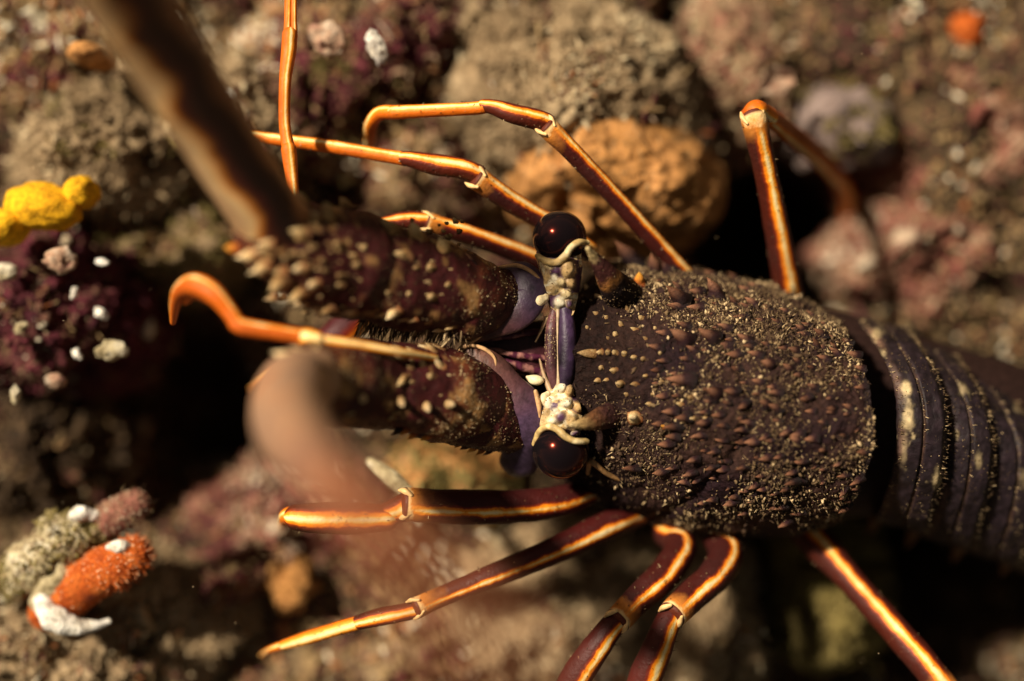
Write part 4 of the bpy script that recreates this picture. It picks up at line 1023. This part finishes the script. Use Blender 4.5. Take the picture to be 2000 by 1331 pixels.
# fringe of setae between the two antenna bases
pp = np.stack([RNG.uniform(700, 905, 420), np.zeros(420)], -1); pp[:, 1] = 612 + (pp[:, 0] - 700) * 0.16 + RNG.normal(0, 12, 420)
p = PV(pp[:, 0], pp[:, 1], RNG.uniform(-0.03, 0.05, 420)); nn = np.tile([-0.35, -1.0, 0.25], (420, 1))
sv, sf, rn = scatter(p, nn, RNG.uniform(0.0012, 0.002, 420), RNG.uniform(14, 30, 420), CV, CF, 0.25, 0.1)
tag(add("setae", make_mesh("setae", sv, sf, rnd=rn, mat=G['fuzz']), LOB), kind="stuff")

# --- antennules
M['antennule'] = mat_leg("antennule_shell", 0.3, 0.7, 0.92, endcol=False)
M['antennule_pale'] = mat_leg("antennule_foot_shell", 0.3, 2.2, 0.6, endcol=False)
def chain(name, child, parts, mats):
    o0 = None
    for q, pts in enumerate(parts):
        V, F, uv = tube_px(pts, 40, 20)
        m = mats[min(q, len(mats) - 1)]
        o = add(name if o0 is None else child[min(q - 1, len(child) - 1)], make_mesh(name, V, F, uv, mat=m), LOB if o0 is None else o0)
        if o0 is None: o0 = o
    return o0
a1 = chain("antennule", ["segment", "segment", "flagellum", "flagellum"], [
    [(600, 470, 0.0, 9), (580, 400, 0.03, 9), (574, 375, 0.035, 10), (567, 320, 0.03, 14), (564, 292, 0.03, 15)],
    [(564, 294, 0.028, 13), (556, 240, 0.02, 11.5), (557, 160, 0.01, 12), (564, 100, 0.0, 15), (566, 68, 0.0, 15)],
    [(567, 70, 0.0, 12), (567, 64, 0.0, 10)],
    [(561, 70, 0.0, 7.5), (563, 20, -0.01, 7.5), (562, -40, -0.02, 7), (550, -200, -0.05, 5)],
    [(575, 72, 0.0, 6.5), (574, 20, -0.01, 6), (576, -40, -0.02, 6), (580, -200, -0.05, 4)]], [M['antennule']])
a2 = chain("antennule", ["joint", "segment", "flagellum", "flagellum"], [
    [(850, 700, 0.10, 7), (780, 688, 0.17, 8), (700, 674, 0.20, 9), (615, 662, 0.22, 11)],
    [(618, 664, 0.22, 17), (602, 661, 0.22, 19), (588, 659, 0.22, 17)],
    [(592, 659, 0.22, 16), (540, 650, 0.23, 16), (480, 640, 0.24, 17), (462, 632, 0.24, 17)],
    [(466, 636, 0.24, 16), (445, 605, 0.24, 17), (415, 572, 0.24, 21), (380, 556, 0.22, 22), (352, 568, 0.18, 15), (342, 595, 0.12, 11), (338, 630, 0.05, 6)],
    [(440, 600, 0.225, 10), (412, 580, 0.22, 14), (380, 572, 0.2, 12), (362, 590, 0.15, 7)]], [M['antennule_pale'], M['antennule_pale'], mat_leg("antennule_dark_shell", 0.36, 0.4, 0.75, (0.2, 0.02, 0.004), endcol=False)])

# --- walking legs
def leg(segs, mats):
    names = ["walking_leg", "carpus", "propodus", "dactyl"]
    o0 = None
    for q, (pts, nm) in enumerate(zip(segs, names)):
        D = np.array(pts, float)
        if q == 1: pts = [(*pts[0][:3], pts[0][3] * 1.22)] + list(pts[1:])
        V, F, uv = tube_px(pts, 56, 26, cap=(1, 0.3 if q == 0 else 1), wob=lambda v: 0.16 * fbm(v * 22, 4, 7 + q))
        o = add(nm, make_mesh(nm, V, F, uv, mat=mats[min(q, len(mats) - 1)]), LOB if o0 is None else o0)
        fn = 70 if q == 0 else 30
        sp_, sn_ = sample_surface(V, F, fn, lambda a_, b_: (b_[:, 2] > -0.3) * 1.0)
        hv, hf, hr = scatter(sp_, sn_, RNG.uniform(0.0004, 0.0011, fn), RNG.uniform(1.0, 8.0, fn), CV, CF, 0.7, 0.2)
        tag(add("hairs", make_mesh("hairs", hv, hf, rnd=hr, mat=G['fuzz']), LOB if o0 is None else o0), kind="stuff")
        if o0 is None: o0 = o
        elif q == 1:                                   # pale collar lobes of the knee
            x, y, h, r = segs[0][-1]
            for sgn in (-1, 1):
                dx = segs[0][-1][0] - segs[0][-2][0]; dy = segs[0][-1][1] - segs[0][-2][1]; ln = math.hypot(dx, dy)
                ux, uy = dx / ln, dy / ln
                V, F, uv = tube_px([(x - ux * 12 - uy * sgn * r * 0.55, y - uy * 12 + ux * sgn * r * 0.55, h + r * K * 0.72, r * 0.14), (x + ux * 2 - uy * sgn * r * 0.8, y + uy * 2 + ux * sgn * r * 0.8, h + r * K * 0.5, r * 0.2), (x + ux * 12 - uy * sgn * r * 0.82, y + uy * 12 + ux * sgn * r * 0.82, h + r * K * 0.3, r * 0.08)], 14, 10)
                add("knee_lobe", make_mesh("knee_lobe", V, F, col=np.tile([0.8, 0.52, 0.22], (len(V), 1)), mat=M['smooth']), o0)
    return o0
mu = mat_leg("leg_shell_upper", 0.35, 0.78, 0.0)
mu2 = mat_leg("leg_tip_upper", 0.31, 0.75, 0.04, (0.06, 0.006, 0.004), endcol=False)
mu3 = mat_leg("leg_tip_orange", 0.33, 1.0, 0.8, endcol=False)
ml = mat_leg("leg_shell_lower", 0.215, 0.46, 0.0, (0.05, 0.005, 0.004))
ml2 = mat_leg("leg_tip_lower", 0.25, 0.85, 0.05, endcol=False)
ml3 = mat_leg("leg_tip_pale", 0.24, 1.9, 0.7, endcol=False)
leg([[(1345, 545, -0.17, 17), (1300, 495, -0.14, 18), (1200, 385, -0.08, 18), (1120, 300, -0.04, 19), (1066, 246, -0.02, 22)],
     [(1066, 240, -0.025, 16), (1040, 232, -0.015, 20), (1000, 222, -0.01, 19), (965, 210, -0.015, 15), (945, 207, -0.02, 13)],
     [(948, 208, -0.02, 14), (930, 212, -0.025, 13), (850, 216, -0.04, 13), (770, 220, -0.06, 14)],
     [(775, 220, -0.06, 14), (742, 222, -0.09, 14), (724, 245, -0.14, 13), (722, 280, -0.24, 10), (724, 300, -0.36, 4)]], [mu, mu2, mu3, mu3])
leg([[(1150, 490, -0.15, 19), (1085, 445, -0.12, 20), (1000, 395, -0.08, 21), (930, 348, -0.05, 24)],
     [(932, 340, -0.052, 16), (905, 330, -0.045, 20), (850, 322, -0.045, 21), (805, 312, -0.045, 16), (782, 309, -0.05, 13)],
     [(788, 310, -0.05, 14), (760, 306, -0.055, 13), (640, 286, -0.075, 13), (500, 268, -0.1, 11)],
     [(505, 269, -0.1, 10), (460, 262, -0.13, 9), (420, 262, -0.2, 7), (395, 275, -0.3, 3)]], [mu, mu2, mu3, mu3])
leg([[(1080, 525, -0.17, 20), (1020, 498, -0.15, 20), (930, 465, -0.12, 20), (832, 433, -0.09, 20)],
     [(834, 432, -0.09, 15), (800, 430, -0.085, 18), (765, 434, -0.085, 15), (738, 440, -0.1, 11)],
     [(742, 440, -0.1, 14), (735, 500, -0.16, 20), (712, 590, -0.2, 28), (672, 645, -0.2, 34), (615, 690, -0.2, 30)],
     [(620, 688, -0.2, 26), (570, 715, -0.22, 16), (520, 740, -0.3, 8), (490, 760, -0.4, 3)]], [mu, mu2, mat_leg("leg_inner_shell", 0.02, 1.6, 0.0, (0.06, 0.006, 0.008), endcol=False), mu3])
leg([[(1545, 590, -0.24, 26), (1536, 545, -0.2, 27), (1518, 450, -0.14, 25), (1492, 320, -0.07, 23), (1474, 240, -0.03, 26), (1470, 226, -0.028, 25)],
     [(1468, 228, -0.04, 19), (1478, 215, -0.03, 20), (1502, 228, -0.08, 18)],
     [(1496, 224, -0.07, 17), (1530, 250, -0.18, 19), (1590, 300, -0.36, 20), (1640, 350, -0.55, 18)],
     [(1636, 346, -0.54, 16), (1656, 390, -0.7, 14), (1654, 450, -0.86, 10), (1640, 490, -1.0, 4)]], [mat_leg("leg_shell_rear", 0.27, 0.8, 0.02), mu3, mat_leg("leg_brown", 0.4, 0.8, 0.45, endcol=False), mu3])
leg([[(1150, 962, -0.16, 24), (1100, 978, -0.12, 30), (1000, 990, -0.08, 33), (880, 990, -0.05, 34), (790, 985, -0.03, 32)],
     [(795, 990, -0.04, 24), (770, 1000, -0.035, 26), (750, 1008, -0.03, 24)],
     [(755, 1012, -0.03, 26), (690, 1013, -0.03, 31), (620, 1012, -0.035, 30), (580, 1010, -0.04, 26)],
     [(585, 1008, -0.05, 22), (565, 1008, -0.06, 18), (556, 1014, -0.12, 12), (552, 1030, -0.3, 4)]], [ml, ml2, ml2, mu3])
leg([[(1240, 1005, -0.2, 26), (1190, 1025, -0.15, 28), (1100, 1068, -0.1, 27), (980, 1118, -0.07, 24), (870, 1162, -0.05, 20), (812, 1188, -0.03, 22)],
     [(815, 1190, -0.04, 15), (785, 1197, -0.035, 18), (740, 1206, -0.04, 18), (700, 1216, -0.05, 14)],
     [(705, 1215, -0.05, 14), (660, 1228, -0.06, 14), (600, 1246, -0.09, 13), (555, 1260, -0.12, 10)],
     [(560, 1259, -0.12, 9), (530, 1268, -0.18, 7), (510, 1280, -0.32, 3)]], [ml, ml2, ml3, mu3])
mr = mat_leg("leg_shell_side", 0.25, 0.45, 0.0)
leg([[(1300, 1035, -0.24, 30), (1330, 1068, -0.17, 32), (1300, 1120, -0.1, 32), (1245, 1172, -0.05, 29), (1206, 1212, -0.02, 27)],
     [(1208, 1210, -0.03, 20), (1190, 1230, -0.02, 25), (1165, 1265, -0.02, 28), (1130, 1315, -0.03, 30), (1090, 1375, -0.05, 24)],
     [(1095, 1368, -0.05, 18), (1030, 1440, -0.12, 16), (960, 1510, -0.3, 14)],
     [(965, 1505, -0.3, 12), (940, 1530, -0.45, 8), (930, 1545, -0.6, 3)]], [mr, mat_leg("leg_carpus_side", 0.19, 0.6, 0.0, (0.06, 0.008, 0.006), endcol=False), mu3, mu3])
leg([[(1395, 1040, -0.24, 32), (1418, 1080, -0.17, 34), (1395, 1125, -0.1, 33), (1350, 1165, -0.06, 30), (1312, 1202, -0.02, 28)],
     [(1314, 1198, -0.03, 20), (1302, 1222, -0.02, 26), (1285, 1265, -0.02, 30), (1262, 1320, -0.03, 32), (1235, 1385, -0.05, 26)],
     [(1238, 1378, -0.05, 18), (1190, 1460, -0.14, 16), (1150, 1540, -0.34, 14)],
     [(1152, 1535, -0.33, 12), (1135, 1560, -0.5, 8), (1125, 1575, -0.65, 3)]], [mr, mat_leg("leg_carpus_back", 0.19, 0.65, 0.0, (0.08, 0.012, 0.008), endcol=False), mu3, mu3])
leg([[(1570, 1030, -0.3, 34), (1605, 1068, -0.25, 34), (1645, 1115, -0.2, 28), (1720, 1200, -0.15, 28), (1800, 1290, -0.1, 30), (1860, 1370, -0.08, 30)],
     [(1858, 1365, -0.09, 22), (1900, 1420, -0.12, 24), (1930, 1470, -0.2, 18)],
     [(1928, 1465, -0.2, 16), (1960, 1540, -0.4, 14), (1970, 1600, -0.6, 12)],
     [(1969, 1595, -0.6, 11), (1975, 1630, -0.8, 4)]], [mat_leg("leg_shell_tail", 0.22, 0.62, 0.02), mu3, mu3, mu3])

# --- specks drifting in the water
n = 70
p = PV(RNG.uniform(0, 2000, n), RNG.uniform(0, 1331, n), RNG.uniform(-0.35, 0.25, n))
sv, sf, rn = scatter(p, np.tile([0, 0, 1.0], (n, 1)), RNG.uniform(0.0006, 0.0013, n), RNG.uniform(0.8, 3.0, n), OV, OF, 1.0, 0.3)
sp_o = add("drifting_silt", make_mesh("drifting_silt", sv, sf, rnd=np.clip(rn, 0.7, 1), mat=G['tan']))
tag(sp_o, "tiny pale specks of silt drifting in the water", "silt", kind="stuff")
